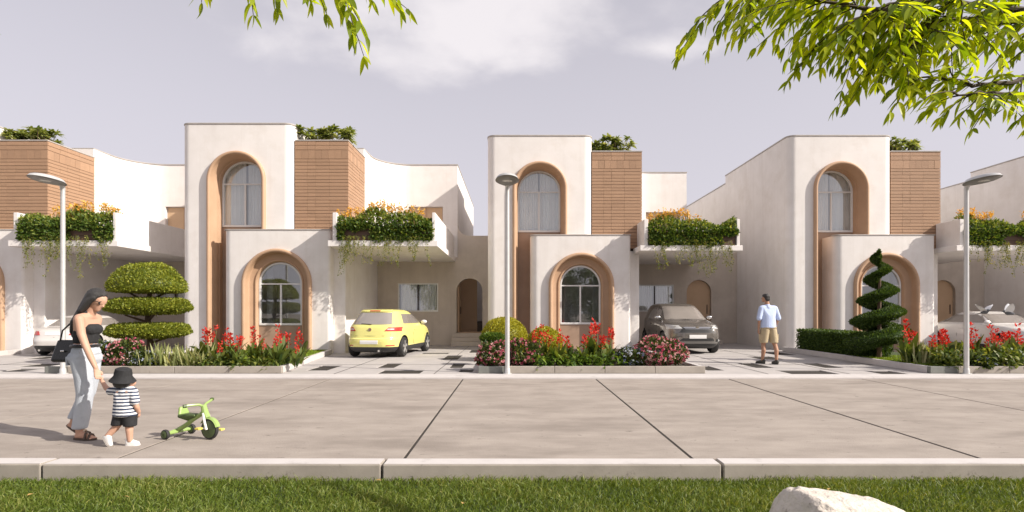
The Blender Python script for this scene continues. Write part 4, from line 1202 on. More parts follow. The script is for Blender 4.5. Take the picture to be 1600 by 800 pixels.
# dark grey-brown crossover, front towards the road
suv = [(.20, -2.10, 2.06, .78, 4.5), (.28, -2.20, 2.18, .86, 4.5), (.42, -2.25, 2.25, .895, 4.6), (.56, -2.25, 2.27, .905, 4.6), (.68, -2.22, 2.27, .91, 4.4), (.80, -2.20, 2.24, .91, 4.2), (.88, -2.19, 2.16, .905, 4.0),
       (.94, -2.17, 2.02, .895, 4.0), (1.0, -2.15, 1.78, .885, 4.2), (1.05, -2.12, 1.42, .87, 4.3), (1.09, -2.10, 1.14, .845, 4.4), (1.20, -2.05, .92, .80, 4.4), (1.35, -1.97, .66, .745, 4.4), (1.48, -1.88, .42, .70, 4.3),
       (1.57, -1.80, .20, .665, 4.0), (1.63, -1.68, -.05, .60, 3.6), (1.665, -1.3, -.45, .44, 3.0), (1.675, -.9, -.7, .2, 2.5)]
c = Car('crossover_car', suv, M['taupe_car'], (5.86, 20.55, .034), PI, 'dark grey crossover parked facing the road behind pink flowers', .33)
c.wheels(-1.30, 1.32, .35, .22, .79)
c.patch('windscreen', [(-.70, 1.10), (.70, 1.10), (.585, 1.545), (-.585, 1.545)], 'front', M['carglass'])
c.patch('grille', [(-.52, .755), (.52, .755), (.46, .865), (-.46, .865)], 'front', M['black_plastic'], .008)
c.patch('chrome_bar', [(-.44, .835), (.44, .835), (.42, .862), (-.42, .862)], 'front', M['chrome'], .024, th=.02)
c.patch('chrome_bar', [(-.40, .80), (.40, .80), (.40, .815), (-.40, .815)], 'front', M['chrome'], .020, th=.015)
c.patch('lower_grille', [(-.60, .70), (.60, .70), (.52, .745), (-.52, .745)], 'front', M['black_plastic'], .006)
c.ring_badge(0, .835, 'front', .06)
c.patch('bumper', [(-.86, .50), (.86, .50), (.88, .675), (-.88, .675)], 'front', M['taupe_car'], .012, th=.03)
c.patch('air_intake', [(-.55, .44), (.55, .44), (.48, .52), (-.48, .52)], 'front', M['black_plastic'], .018)
c.patch('skid_plate', [(-.70, .345), (.70, .345), (.74, .425), (-.74, .425)], 'front', M['lamp_under'], .012, th=.03)
c.patch('number_plate', [(-.27, .515), (.27, .515), (.27, .63), (-.27, .63)], 'front', M['plate'], .026)
for sg in (-1, 1):
    q = [(sg * .46, .825), (sg * .84, .80), (sg * .83, .935), (sg * .56, .915)]
    if sg < 0: q = [q[1], q[0], q[3], q[2]]
    hl = c.patch('headlight', q, 'front', M['lightglass'], .012)
    y_ = c.end(sg * .66, .865, True); m = MB(); m.lathe([(.045, y_ + .002), (.045, y_ + .02)], axis='y', k=18, c=(sg * .66, 0, .865)); m.build('projector', M['chrome'], hl)
    q = [(sg * .60, .40), (sg * .82, .40), (sg * .82, .49), (sg * .64, .49)]
    if sg < 0: q = [q[1], q[0], q[3], q[2]]
    fl_ = c.patch('fog_lamp_housing', q, 'front', M['black_plastic'], .02)
    y_ = c.end(sg * .72, .445, True); m = MB(); m.lathe([(.034, y_ + .002), (.034, y_ + .028)], axis='y', k=16, c=(sg * .72, 0, .445)); m.build('fog_lamp', M['lightglass'], fl_)
    w_ = 'right' if sg > 0 else 'left'
    c.patch('side_window', [(-1.75, 1.13), (.62, 1.11), (.30, 1.46), (-1.45, 1.47)], w_, M['carglass'])
    c.patch('headlight', [(1.80, .845), (2.06, .83), (1.98, .935), (1.86, .92)], w_, M['lightglass'], .006)
    c.line([(.55, 1.08), (.62, .7), (.55, .36)], w_); c.line([(-.45, 1.1), (-.45, .7), (-.45, .36)], w_)
    m = MB(); x_ = c.sidex(-.3, .95) * sg; m.box(x_ - .02, x_ + .022, -.38, -.18, .94, .97); m.build('door_handle', M['taupe_car'], c.E, bevel=.008)
c.line([(-.80, 1.01), (-.52, .945), (0, .925), (.52, .945), (.80, 1.01)], 'front', .005)
m = MB(); m.tube([(-.55, c.end(-.55, 1.12, True) + .02, 1.12), (.0, c.end(0, 1.11, True) + .02, 1.115)], .010, 6); m.tube([(.02, c.end(0, 1.11, True) + .02, 1.115), (.55, c.end(.55, 1.12, True) + .02, 1.12)], .010, 6); m.build('wipers', M['black_plastic'], c.E)
c.mirror(.72, 1.12, M['chrome'])

# pale saloons
sal = [(.16, -2.12, 2.10, .75, 4.5), (.23, -2.24, 2.22, .83, 4.5), (.36, -2.30, 2.28, .87, 4.6), (.52, -2.31, 2.30, .885, 4.6), (.60, -2.27, 2.28, .89, 4.6), (.72, -2.24, 2.20, .885, 4.4), (.82, -2.20, 2.02, .875, 4.2), (.88, -2.12, 1.75, .865, 4.2),
       (.925, -1.98, 1.38, .85, 4.4), (.955, -1.62, 1.12, .82, 4.4), (1.0, -1.46, .98, .78, 4.4), (1.12, -1.18, .70, .71, 4.3), (1.24, -.92, .42, .64, 4.2), (1.31, -.74, .18, .58, 3.8), (1.345, -.5, -.06, .44, 3.2), (1.355, -.35, -.2, .2, 2.5)]
def saloon(name, mat, loc, rz, label, sc=1.0):
    c = Car(name, sal, mat, loc, rz, label, .28); c.E.scale = (sc, sc, sc)
    c.wheels(-1.36, 1.40, .32, .20, .775)
    c.patch('rear_window', [(-.66, .985), (.66, .985), (.54, 1.26), (-.54, 1.26)], 'rear', M['carglass'])
    c.patch('windscreen', [(-.66, .985), (.66, .985), (.54, 1.27), (-.54, 1.27)], 'front', M['carglass'])
    for sg in (-1, 1):
        w_ = 'right' if sg > 0 else 'left'
        c.patch('side_window', [(-1.30, .99), (.80, .985), (.40, 1.245), (-.86, 1.245)], w_, M['carglass'])
        q = [(sg * .42, .70), (sg * .82, .68), (sg * .82, .83), (sg * .48, .82)]
        if sg < 0: q = [q[1], q[0], q[3], q[2]]
        c.patch('tail_light', q, 'rear', M['redlight'], .012)
        q = [(sg * .44, .62), (sg * .82, .64), (sg * .81, .76), (sg * .50, .74)]
        if sg < 0: q = [q[1], q[0], q[3], q[2]]
        c.patch('headlight', q, 'front', M['lightglass'], .012)
        c.patch('tail_light', [(-2.14, .69), (-1.93, .72), (-1.98, .82), (-2.12, .82)], w_, M['redlight'], .007)
        c.line([(.62, .93), (.68, .6), (.6, .28)], w_); c.line([(-.34, .96), (-.34, .6), (-.34, .28)], w_)
        m = MB(); x_ = c.sidex(-.2, .80) * sg; m.box(x_ - .02, x_ + .02, -.28, -.08, .79, .815); m.build('door_handle', mat, c.E, bevel=.008)
    c.patch('number_plate', [(-.27, .70), (.27, .70), (.27, .80), (-.27, .80)], 'rear', M['plate'], .010)
    c.patch('bumper_strip', [(-.80, .30), (.80, .30), (.80, .36), (-.80, .36)], 'rear', M['black_plastic'], .010)
    c.patch('grille', [(-.36, .60), (.36, .60), (.30, .72), (-.30, .72)], 'front', M['chrome'], .010)
    c.patch('number_plate', [(-.27, .42), (.27, .42), (.27, .53), (-.27, .53)], 'front', M['plate'], .012)
    c.patch('air_intake', [(-.7, .28), (.7, .28), (.6, .38), (-.6, .38)], 'front', M['black_plastic'], .010)
    c.line([(-.70, .94), (-.64, .64), (0, .63), (.64, .64), (.70, .94)], 'rear', .005)
    for e in (-.42, .42):
        m = MB(); m.tube([(e, -2.15, .22), (e, -2.28, .21)], .035, 10); m.build('exhaust', M['chrome'], c.E)
    c.mirror(.86, .96, mat)
    return c
saloon('saloon_car', M['silver_car'], (-14.35, 19.6, .034), math.radians(10), 'silver saloon parked behind the woman with its rear to the road', .93)
saloon('saloon_car', M['white_car'], (16.1, 19.4, .034), PI, 'white saloon parked facing the road behind the right hand cannas', 1.02)
# ------------------------------------------------------------------ people
M['skin'] = pm('skin', (.56, .33, .235), (.50, .29, .20), 9, .55, spec=.35)
M['skin_m'] = pm('tanned_skin', (.42, .235, .15), (.37, .20, .13), 9, .55, spec=.35)
M['hair'] = pm('dark_hair', (.016, .014, .013), (.040, .036, .033), 30, .42, .8, 60, stretch=(6, 6, .5))
M['black_cloth'] = pm('black_cloth', (.012, .012, .013), (.022, .022, .024), 30, .85, .3, 120)
M['jeans'] = pm('pale_jeans', (.50, .53, .57), (.42, .45, .50), 5, .85, .5, 200, c3=(.34, .37, .42), s3=4, t3=(.5, .8))
M['leather'] = pm('black_leather', (.012, .012, .013), (.02, .02, .02), 12, .25, .3, 60)
M['sandal'] = pm('brown_sandal', (.10, .065, .045), (.075, .05, .035), 12, .6)
M['blue_shirt'] = pm('pale_blue_shirt', (.50, .58, .78), (.44, .52, .73), 4, .85, .5, 25)
M['khaki'] = pm('khaki_cloth', (.46, .37, .235), (.40, .32, .20), 5, .85, .5, 40)
M['shoe_white'] = pm('white_shoe', (.74, .73, .71), (.68, .67, .65), 12, .6)
M['shoe_dark'] = pm('dark_shoe', (.035, .033, .03), (.05, .045, .04), 12, .6)
def striped():
    m, t, b = newmat('striped_shirt'); l = t.links.new
    tc = N(t, 'ShaderNodeTexCoord'); sp = N(t, 'ShaderNodeSeparateXYZ'); l(tc.outputs['Object'], sp.inputs[0])
    nz = N(t, 'ShaderNodeTexNoise'); nz.inputs['Scale'].default_value = 9; l(tc.outputs['Object'], nz.inputs['Vector'])
    a = N(t, 'ShaderNodeMath', operation='MULTIPLY_ADD'); a.inputs[1].default_value = .016; l(nz.outputs['Fac'], a.inputs[0]); l(sp.outputs[2], a.inputs[2])
    d = N(t, 'ShaderNodeMath', operation='DIVIDE'); d.inputs[1].default_value = .0345; l(a.outputs[0], d.inputs[0])
    f = N(t, 'ShaderNodeMath', operation='FRACT'); l(d.outputs[0], f.inputs[0])
    g_ = N(t, 'ShaderNodeMath', operation='GREATER_THAN'); g_.inputs[1].default_value = .52; l(f.outputs[0], g_.inputs[0])
    mx = N(t, 'ShaderNodeMixRGB'); mx.inputs[1].default_value = (.74, .74, .75, 1); mx.inputs[2].default_value = (.03, .045, .09, 1); l(g_.outputs[0], mx.inputs[0]); l(mx.outputs[0], b.inputs['Base Color'])
    b.inputs['Roughness'].default_value = .85
    return m
M['striped'] = striped()

def blob(name, hulls, mat, parent, voxel=.008, it=4, fac=.5):
    """one continuous surface grown round overlapping rounded hulls: each hull is a list of (x,y,z,r) or (x,y,z,rx,ry,rz)"""
    bm = bmesh.new()
    for h in hulls:
        vs = []
        for e in h:
            c = Vector(e[:3]); r = (e[3],) * 3 if len(e) == 4 else e[3:6]
            for i in range(1, 7):
                la = -PI / 2 + PI * i / 7
                for j in range(10):
                    lo = 2 * PI * (j + .5 * (i % 2)) / 10
                    vs.append(bm.verts.new(c + Vector((r[0] * math.cos(la) * math.cos(lo), r[1] * math.cos(la) * math.sin(lo), r[2] * math.sin(la)))))
            vs.append(bm.verts.new(c + Vector((0, 0, r[2])))); vs.append(bm.verts.new(c - Vector((0, 0, r[2]))))
        res = bmesh.ops.convex_hull(bm, input=vs)
        junk = [g_ for g_ in set(res['geom_interior']) | set(res['geom_unused']) if isinstance(g_, bmesh.types.BMVert)]
        if junk: bmesh.ops.delete(bm, geom=junk, context='VERTS')
    me = bpy.data.meshes.new(name); bm.to_mesh(me); bm.free()
    o = link(name, me, mat, parent)
    r = o.modifiers.new('r', 'REMESH'); r.mode = 'VOXEL'; r.voxel_size = voxel; r.use_smooth_shade = True
    s = o.modifiers.new('s', 'SMOOTH'); s.factor = fac; s.iterations = it
    evaluate(o)
    if len(o.data.materials) == 0: o.data.materials.append(mat)
    o.data.polygons.foreach_set('use_smooth', [True] * len(o.data.polygons))
    return o
def chain(*pts): return [[pts[i], pts[i + 1]] for i in range(len(pts) - 1)]

def hand(wx, d, palm_n, side, L=.085, curl=.25, grip=0.0):
    """palm + five fingers: wrist point, pointing direction, palm normal, side vector to the thumb"""
    w = Vector(wx); d = Vector(d).normalized(); n_ = Vector(palm_n).normalized(); s = Vector(side).normalized(); k = L / .085
    out = []
    p0 = w; p1 = w + d * L
    out.append([(*(p0 + s * .012 * k), .015 * k), (*(p0 - s * .012 * k), .015 * k), (*(p1 + s * .026 * k), .012 * k), (*(p1 - s * .026 * k), .011 * k)])
    for i, (o_, ln) in enumerate(((.027, .070), (.009, .080), (-.009, .074), (-.026, .058))):
        b = p1 + s * o_ * k; c1 = curl + grip; e1 = b + (d * math.cos(c1) + n_ * math.sin(c1)) * ln * .5 * k
        c2 = c1 * 2 + .15; e2 = e1 + (d * math.cos(c2) + n_ * math.sin(c2)) * ln * .5 * k
        out += [[(*b, .0092 * k), (*e1, .0086 * k)], [(*e1, .0086 * k), (*e2, .0074 * k)]]
    t0 = w + d * .025 * k + s * .022 * k; t1 = t0 + (s * .75 + d * .75 + n_ * .2).normalized() * .038 * k; t2 = t1 + (d + n_ * (.3 + grip * .4)).normalized() * .032 * k
    out += [[(*t0, .012 * k), (*t1, .0105 * k)], [(*t1, .0105 * k), (*t2, .0085 * k)]]
    return out

# ---- woman: walking to the right, looking down at the child
Wm = empty('person', (-4.80, 6.42, 0), 0, 'woman in black top and pale jeans walking hand in hand with a child', 'person')
sk = []
# head (bent forward to the right), neck
hc = Vector((.165, -.01, 1.535))
fx = Vector((.86, -.06, -.50)).normalized(); uz = Vector((.50, 0, .86)).normalized()
def HP(f, s, u): return tuple(hc + fx * f + Vector((0, -1, 0)) * s + uz * u)
sk += [[(*HP(-.018, 0, .03), .086, .074, .086), (*HP(.022, 0, .028), .076, .068, .08)],
       [(*HP(.03, 0, -.01), .060), (*HP(.055, 0, -.075), .030), (*HP(-.005, 0, -.05), .055)],
       [(*HP(.082, 0, .012), .010), (*HP(.098, 0, -.018), .012), (*HP(.085, 0, -.024), .012)],       # nose
       [(*HP(.076, .013, -.046), .0085), (*HP(.076, -.013, -.046), .0085), (*HP(.083, 0, -.042), .008)],  # upper lip
       [(*HP(.074, .010, -.060), .0085), (*HP(.074, -.010, -.060), .0085), (*HP(.079, 0, -.059), .008)],  # lower lip
       [(*HP(.066, 0, -.086), .016), (*HP(.05, 0, -.085), .02)],                                           # chin
       [(*HP(.062, .032, .030), .014), (*HP(.062, -.032, .030), .014)]]                                    # brow
for s_ in (1, -1): sk.append([(*HP(-.008, s_ * .074, -.005), .016, .008, .026), (*HP(-.012, s_ * .079, .008), .014, .007, .016)])
sk += [[(.115, -.005, 1.455, .050), (.075, 0, 1.37, .054)]]
# upper torso skin (shoulders, upper back, waist)
sk += [[(.06, -.135, 1.335, .052), (.06, .135, 1.335, .052), (.075, 0, 1.36, .056)], [(.06, -.125, 1.32, .06), (.06, .125, 1.32, .06), (.035, 0, 1.15, .105, .13, .10)],
       [(.035, 0, 1.15, .105, .13, .08), (.03, 0, 1.03, .10, .125, .06)]]
# near (right) arm reaching down to the child
ra = [(.085, -.165, 1.325, .050), (.125, -.185, 1.17, .042), (.185, -.20, 1.04, .036), (.245, -.21, .92, .033), (.300, -.215, .81, .024)]
sk += chain(*ra)
sk += hand((.305, -.216, .795), (.28, -.05, -1), (.6, -.7, .1), (.5, .6, .1), .078, .30, .35)
# far (left) arm, bent to hold the bag
la = [(.04, .165, 1.325, .048), (-.03, .20, 1.18, .040), (-.085, .20, 1.05, .035), (-.06, .16, .93, .031), (-.045, .12, .86, .024)]
sk += chain(*la)
sk += hand((-.045, .115, .855), (.1, -.1, -1), (0, -1, 0), (1, 0, 0), .076, .4, .3)
# ankles and feet
sk += chain((.02, -.07, .20, .042), (.015, -.07, .075, .036)) + [[(.0, -.07, .045, .033), (.07, -.075, .055, .032), (.16, -.085, .030, .026), (.19, -.09, .026, .018)]]
for i, o_ in enumerate((.022, .009, -.004, -.017, -.028)): sk.append([(.175 - .006 * i, -.085 + o_ - .004, .026, .0105), (.205 - .009 * i, -.088 + o_ * 1.05 - .004, .022, .0095)])
sk += chain((-.115, .06, .26, .042), (-.155, .065, .16, .036)) + [[(-.185, .065, .135, .032), (-.12, .065, .095, .032), (-.06, .06, .045, .025), (-.04, .058, .034, .018)]]
for i, o_ in enumerate((.022, .009, -.004, -.017, -.028)): sk.append([(-.05, .06 + o_, .036, .0105), (-.022 - .005 * i, .06 + o_ * 1.05, .024, .0095)])
blob('body', sk, M['skin'], Wm, .0062, 3)
# clothes
top = [[(.055, -.10, 1.27, .062), (.055, .10, 1.27, .062), (.04, 0, 1.15, .120, .142, .10)], [(.04, 0, 1.15, .120, .142, .09), (.035, 0, 1.075, .112, .135, .04)],
       [(.12, -.055, 1.215, .062, .06, .062), (.12, .055, 1.215, .062, .06, .062)], [(.055, -.075, 1.28, .066), (.075, -.048, 1.405, .022)], [(.055, .075, 1.28, .066), (.075, .048, 1.405, .022)],
       [(.02, -.06, 1.33, .055), (.02, .06, 1.33, .055), (.02, 0, 1.2, .10)], [(.075, -.045, 1.395, .014), (.055, 0, 1.40, .014)], [(.075, .045, 1.395, .014), (.055, 0, 1.40, .014)]]
blob('top', top, M['black_cloth'], Wm, .0075, 3)
jn_ = [[(.03, 0, 1.045, .108, .135, .03), (.04, -.0, .955, .135, .160, .05)], [(.035, -.065, .90, .130, .105, .10), (.035, .065, .90, .130, .105, .10)], [(-.03, -.06, .90, .09, .075, .08), (-.03, .06, .90, .09, .075, .08)],
       [(.045, -.075, .86, .118, .098, .08), (.075, -.08, .68, .098, .092, .05)], [(.075, -.08, .68, .098, .092, .05), (.085, -.078, .50, .085, .085, .05)], [(.085, -.078, .50, .085, .085, .05), (.055, -.074, .30, .082, .082, .04)], [(.055, -.074, .30, .082, .082, .04), (.02, -.07, .135, .078, .078, .02)],
       [(.03, .075, .86, .112, .095, .08), (.03, .08, .68, .092, .088, .05)], [(.03, .08, .68, .092, .088, .05), (.00, .075, .50, .082, .082, .05)], [(.00, .075, .50, .082, .082, .05), (-.075, .068, .34, .076, .076, .04)], [(-.075, .068, .34, .076, .076, .04), (-.135, .064, .225, .072, .072, .02)]]
J = blob('jeans', jn_, M['jeans'], Wm, .008, 2)
m = MB(); m.tube([(.03 + .118 * math.cos(a), .148 * math.sin(a), 1.035) for a in np.linspace(0, 2 * PI, 28, endpoint=False)], .017, 8, closed=True); m.build('belt', M['leather'], Wm)
for s_ in (-1, 1):
    m = MB(); m.box(-.105, -.09, s_ * .07 - .045, s_ * .07 + .045, .82, .92); m.build('back_pocket', M['jeans'], J, bevel=.006)
hr = [[(*HP(-.03, 0, .045), .100, .090, .092), (*HP(-.004, 0, .064), .076, .077, .058)], [(*HP(-.05, 0, .03), .085, .088, .09), (.03, 0, 1.44, .065, .085, .06)],
      [(.03, 0, 1.44, .060, .088, .06), (-.055, 0, 1.30, .050, .095, .05)], [(-.055, 0, 1.30, .05, .098, .05), (-.075, .0, 1.19, .040, .085, .03)], [(-.075, -.03, 1.20, .035, .045, .03), (-.07, -.035, 1.14, .02, .03, .02)], [(-.075, .04, 1.20, .035, .04, .03), (-.075, .04, 1.13, .02, .028, .02)],
      [(*HP(.0, .075, .03), .03, .016, .03), (*HP(-.04, .082, -.03), .03, .016, .03), (.05, -.088, 1.43, .028, .016, .03)]]
blob('hair', hr, M['hair'], Wm, .0075, 3)
sg_ = MB()
for s_ in (1, -1):
    c_ = Vector(HP(.083, s_ * .034, .014)); V = []; F = []
    for i in range(16):
        a = 2 * PI * i / 16; V.append(tuple(c_ + Vector((0, -1, 0)) * .027 * math.cos(a) + uz * .022 * math.sin(a) - fx * .012 * abs(math.cos(a) - .2 * s_)))
    V += [tuple(Vector(v) - fx * .006) for v in V]
    F = [tuple(range(16)), tuple(range(31, 15, -1))] + [(i, (i + 1) % 16, 16 + (i + 1) % 16, 16 + i) for i in range(16)]
    sg_.add(V, F); sg_.tube([HP(.07, s_ * .062, .02), HP(.02, s_ * .079, .016), HP(-.015, s_ * .08, .010)], .004, 6)
sg_.tube([HP(.088, .010, .018), HP(.088, -.010, .018)], .0035, 6)
sg_.build('sunglasses', M['black_plastic'], Wm)
for nm, pts, rz in (('sandal', (.085, -.078, 0), -.06), ('sandal', (-.12, .062, 0), 0)):
    m = MB(); pl = []
    for i in range(24):
        a = 2 * PI * i / 24; pl.append((.135 * math.cos(a) + .0, .047 * math.sin(a) * (1.05 if math.cos(a) > 0 else .8)))
    m.prism(pl, 0, .02)
    m.tube([(.03, -.046, .01), (.03, -.030, .075), (.03, 0, .088), (.03, .03, .075), (.03, .046, .01)], .012, 6); m.tube([(.075, -.046, .01), (.07, -.025, .055), (.07, 0, .064), (.07, .025, .055), (.075, .046, .01)], .012, 6)
    o = m.build('sandal', M['sandal'], Wm, loc=(pts[0], pts[1], .004))
    if pts[0] < 0: o.rotation_euler = (0, math.radians(31), 0); o.location = (-.115, .062, .062)
    else: o.rotation_euler = (0, 0, -.07)
# handbag hanging at her far side
Bg = empty('handbag', (-4.80 - .175, 6.42 + .02, .86), 0, 'black leather handbag hanging beside the woman', 'bag')
b_ = [[(-.12, -.05, .02, .03), (.12, -.05, .02, .03), (-.12, .05, .02, .03), (.12, .05, .02, .03), (-.085, -.02, .22, .018), (.085, -.02, .22, .018), (-.085, .02, .22, .018), (.085, .02, .22, .018)]]
blob('bag_body', b_, M['leather'], Bg, .008, 2)
m = MB(); m.tube([(-.07, -.03, .215), (-.05, -.02, .34), (.05, -.01, .44), (.13, 0, .44), (.13, .01, .3), (.07, -.02, .215)], .009, 6); m.build('strap', M['leather'], Bg)
m = MB(); m.tube([(-.02, -.083, .12), (.02, -.083, .12)], .010, 8); m.build('clasp', M['chrome'], Bg)

# ---- child: seen from behind, one hand up to the woman
Ch = empty('person', (-4.09, 6.07, 0), 0, 'toddler in striped shirt and black bucket hat, holding the woman by the hand', 'person')
sk = [[(-.02, -.01, .705, .078, .08, .085), (.0, .02, .69, .07, .07, .075)], [(-.01, 0, .62, .036), (-.005, 0, .58, .042)], [(.055, .045, .685, .018), (.05, .05, .655, .03), (.03, .035, .65, .04)],
      [(.066, .055, .69, .008), (.07, .058, .683, .009)], [(.045, .062, .662, .007), (.058, .050, .662, .007)], [(-.088, -.015, .70, .010, .014, .022), (-.080, -.01, .70, .01, .012, .02)], [(.06, -.045, .70, .012, .01, .022), (.055, -.04, .70, .01, .012, .02)],
      [(-.05, 0, .56, .06), (.05, 0, .56, .06), (0, 0, .36, .085, .07, .06)]]
sk += chain((-.10, .0, .575, .034), (-.175, .03, .575, .029), (-.25, .07, .60, .026), (-.325, .115, .665, .020))
sk += hand((-.33, .118, .67), (-.55, .25, .8), (-.3, .6, -.6), (.6, .5, .5), .042, .35, .4)
sk += chain((.10, -.01, .56, .034), (.125, -.03, .47, .029), (.135, -.02, .41, .026), (.13, .02, .355, .020))
sk += hand((.13, .022, .352), (-.05, .25, -1), (-1, 0, 0), (0, 1, 0), .042, .35, .15)
sk += chain((.045, 0, .26, .045), (.05, -.01, .17, .038), (.05, 0, .06, .028)) + chain((-.055, 0, .27, .045), (-.10, -.005, .19, .038), (-.165, -.03, .11, .028))
blob('body', sk, M['skin'], Ch, .0052, 3)
sh = [[(-.06, 0, .575, .055), (.06, 0, .575, .055), (0, 0, .46, .115, .09, .05)], [(0, 0, .46, .115, .092, .05), (.0, 0, .325, .128, .10, .02)], [(-.09, .0, .58, .046), (-.175, .03, .57, .043)], [(.09, -.005, .57, .046), (.125, -.03, .475, .045)], [(0, 0, .60, .05), (0, 0, .55, .07)]]
blob('striped_shirt', sh, M['striped'], Ch, .0065, 3)
so = [[(-.04, 0, .33, .085, .085, .03), (.04, 0, .33, .085, .085, .03)], [(.05, 0, .32, .070, .075, .03), (.055, -.005, .215, .066, .068, .012)], [(-.05, 0, .32, .070, .075, .03), (-.075, -.005, .225, .066, .066, .012)]]
blob('shorts', so, M['black_cloth'], Ch, .0065, 2)
hat = MB()
hat.lathe([(.001, .835), (.055, .832), (.088, .815), (.098, .77), (.102, .725), (.135, .685), (.148, .665), (.144, .660), (.128, .678), (.098, .715), (.090, .74)], k=28, c=(-.012, 0, 0))
o = hat.build('bucket_hat', M['black_cloth'], Ch, ang=50); o.rotation_euler = (math.radians(6), math.radians(8), 0); o.location = (-.085, .045, .135); o.scale = (.84, .84, .84)
hr = [[(-.03, -.045, .67, .07, .05, .06), (.02, -.04, .67, .06, .045, .05)]]
blob('hair', hr, M['hair'], Ch, .006, 2)
for (x, y, z, ry, rz) in ((.07, .015, .0, 0, .25), (-.175, -.035, .045, math.radians(58), .1)):
    m = MB(); pl = [(.072 * math.cos(2 * PI * i / 20), .031 * math.sin(2 * PI * i / 20) * (1.08 if math.cos(2 * PI * i / 20) > 0 else .9)) for i in range(20)]
    m.prism(pl, 0, .016); sole = m.mesh('sole')
    E_ = blob('shoe', [[(-.045, 0, .028, .024), (-.045, 0, .055, .026), (.04, 0, .024, .026, .027, .020)]], M['shoe_white'], Ch, .005, 2)
    E_.location = (x, y, z); E_.rotation_euler = (0, ry, rz)
    link('sole', sole, M['shoe_white'] if ry == 0 else M['coping'], E_)

# ---- man: seen from behind, walking up the driveway
Mn = empty('person', (6.69, 15.1, .034), math.radians(8), 'man in pale blue shirt and khaki shorts walking up the driveway', 'person')
sk = [[(-.06, .02, 1.73, .078, .09, .095), (-.07, .05, 1.72, .07, .075, .085)], [(-.085, .09, 1.66, .045), (-.08, .07, 1.67, .05)], [(-.10, .145, 1.715, .013), (-.095, .14, 1.70, .016), (-.09, .12, 1.74, .012)], [(-.095, .128, 1.665, .011), (-.075, .132, 1.665, .011)],
      [(-.14, .02, 1.71, .010, .016, .03), (-.13, .025, 1.71, .01, .014, .025)], [(.018, .015, 1.71, .010, .016, .03), (.008, .02, 1.71, .01, .014, .025)], [(-.045, .01, 1.64, .056), (-.03, 0, 1.53, .062)], [(-.16, 0, 1.47, .065), (.14, 0, 1.46, .065), (-.01, 0, 1.15, .15, .11, .1)]]
sk += chain((-.215, 0, 1.44, .052), (-.265, -.02, 1.20, .042), (-.262, 0, 1.14, .038), (-.25, .04, .93, .027)); sk += hand((-.25, .045, .91), (.05, .15, -1), (1, 0, 0), (0, 1, 0), .088, .35, .1)
sk += chain((.20, 0, 1.43, .052), (.27, -.01, 1.20, .042), (.265, .02, 1.12, .038), (.235, .10, .94, .027)); sk += hand((.235, .105, .92), (-.1, .2, -1), (-1, 0, 0), (0, 1, 0), .088, .35, .1)
sk += chain((-.11, .04, .60, .068), (-.115, .05, .48, .054), (-.125, .02, .36, .058), (-.125, .08, .09, .036)) + chain((.13, -.02, .60, .068), (.155, -.06, .48, .054), (.16, -.10, .36, .058), (.15, -.12, .09, .036))
blob('body', sk, M['skin_m'], Mn, .0085, 3)
sh = [[(-.17, 0, 1.47, .07), (.155, 0, 1.465, .07), (-.01, 0, 1.25, .195, .135, .1)], [(-.01, 0, 1.25, .195, .135, .1), (0, 0, .955, .215, .145, .025)], [(-.20, 0, 1.455, .072), (-.275, -.02, 1.20, .068)], [(.185, 0, 1.45, .072), (.275, -.01, 1.20, .068)], [(-.035, 0, 1.55, .066, .066, .03), (-.03, 0, 1.48, .09)]]
blob('shirt', sh, M['blue_shirt'], Mn, .011, 2)
so = [[(-.07, 0, .95, .13, .135, .05), (.09, 0, .95, .13, .135, .05)], [(-.09, .01, .90, .118, .125, .05), (-.115, .04, .56, .108, .115, .015)], [(.10, 0, .90, .118, .125, .05), (.135, -.03, .56, .108, .115, .015)]]
so = blob('shorts', so, M['khaki'], Mn, .011, 2)
for s_, x, y in ((-1, -.203, .03), (1, .222, -.01)):
    m = MB(); m.box(x - .018, x + .018, y - .07, y + .07, .62, .78); m.build('cargo_pocket', M['khaki'], so, bevel=.012)
hr = [[(-.055, -.005, 1.765, .085, .085, .08), (-.065, .045, 1.785, .072, .08, .06)], [(-.05, -.04, 1.70, .07, .045, .06), (-.055, -.03, 1.74, .078, .05, .05)]]
blob('hair', hr, M['hair'], Mn, .008, 2)
for (x, y, rz) in ((-.128, .11, .35), (.150, -.09, -.05)):
    o = blob('shoe', [[(0, -.07, .045, .042), (0, .02, .055, .040), (0, .13, .032, .042, .05, .03)], [(0, -.07, .075, .045), (0, -.02, .075, .045)]], M['shoe_dark'], Mn, .008, 2); o.location = (x, y, .0); o.rotation_euler = (0, 0, rz)
    m = MB(); m.prism([(.047 * math.cos(2 * PI * i / 20), .04 + .15 * math.sin(2 * PI * i / 20)) for i in range(20)], 0, .022); m.build('sole', M['black_plastic'], o)

# ------------------------------------------------------------------ tricycle
M['tri_green'] = pm('pale_green_plastic', (.30, .42, .13), (.27, .38, .11), 4, .35, coat=.3)
M['tri_dark'] = pm('dark_green_plastic', (.075, .11, .035), (.06, .09, .03), 4, .45)
M['tri_yellow'] = pm('yellow_plastic', (.78, .66, .14), (.72, .6, .12), 4, .4)
Tr = empty('tricycle', (-3.60, 6.46, .0), math.radians(-19), 'small green toy tricycle standing on the road', 'tricycle')
m = MB(); m.tube([(-.22, 0, .07), (-.10, 0, .13), (.02, 0, .21), (.13, 0, .27), (.19, 0, .32)], [.026, .026, .025, .024, .022], 10); m.build('frame', M['tri_green'], Tr)
m = MB(); m.tube([(-.20, -.155, .057), (-.20, .155, .057)], .016, 10); m.build('axle', M['tri_green'], Tr)
m = MB(); m.tube([(-.22, 0, .075), (-.20, -.13, .06)], .02, 8); m.tube([(-.22, 0, .075), (-.20, .13, .06)], .02, 8); m.build('rear_brace', M['tri_green'], Tr)
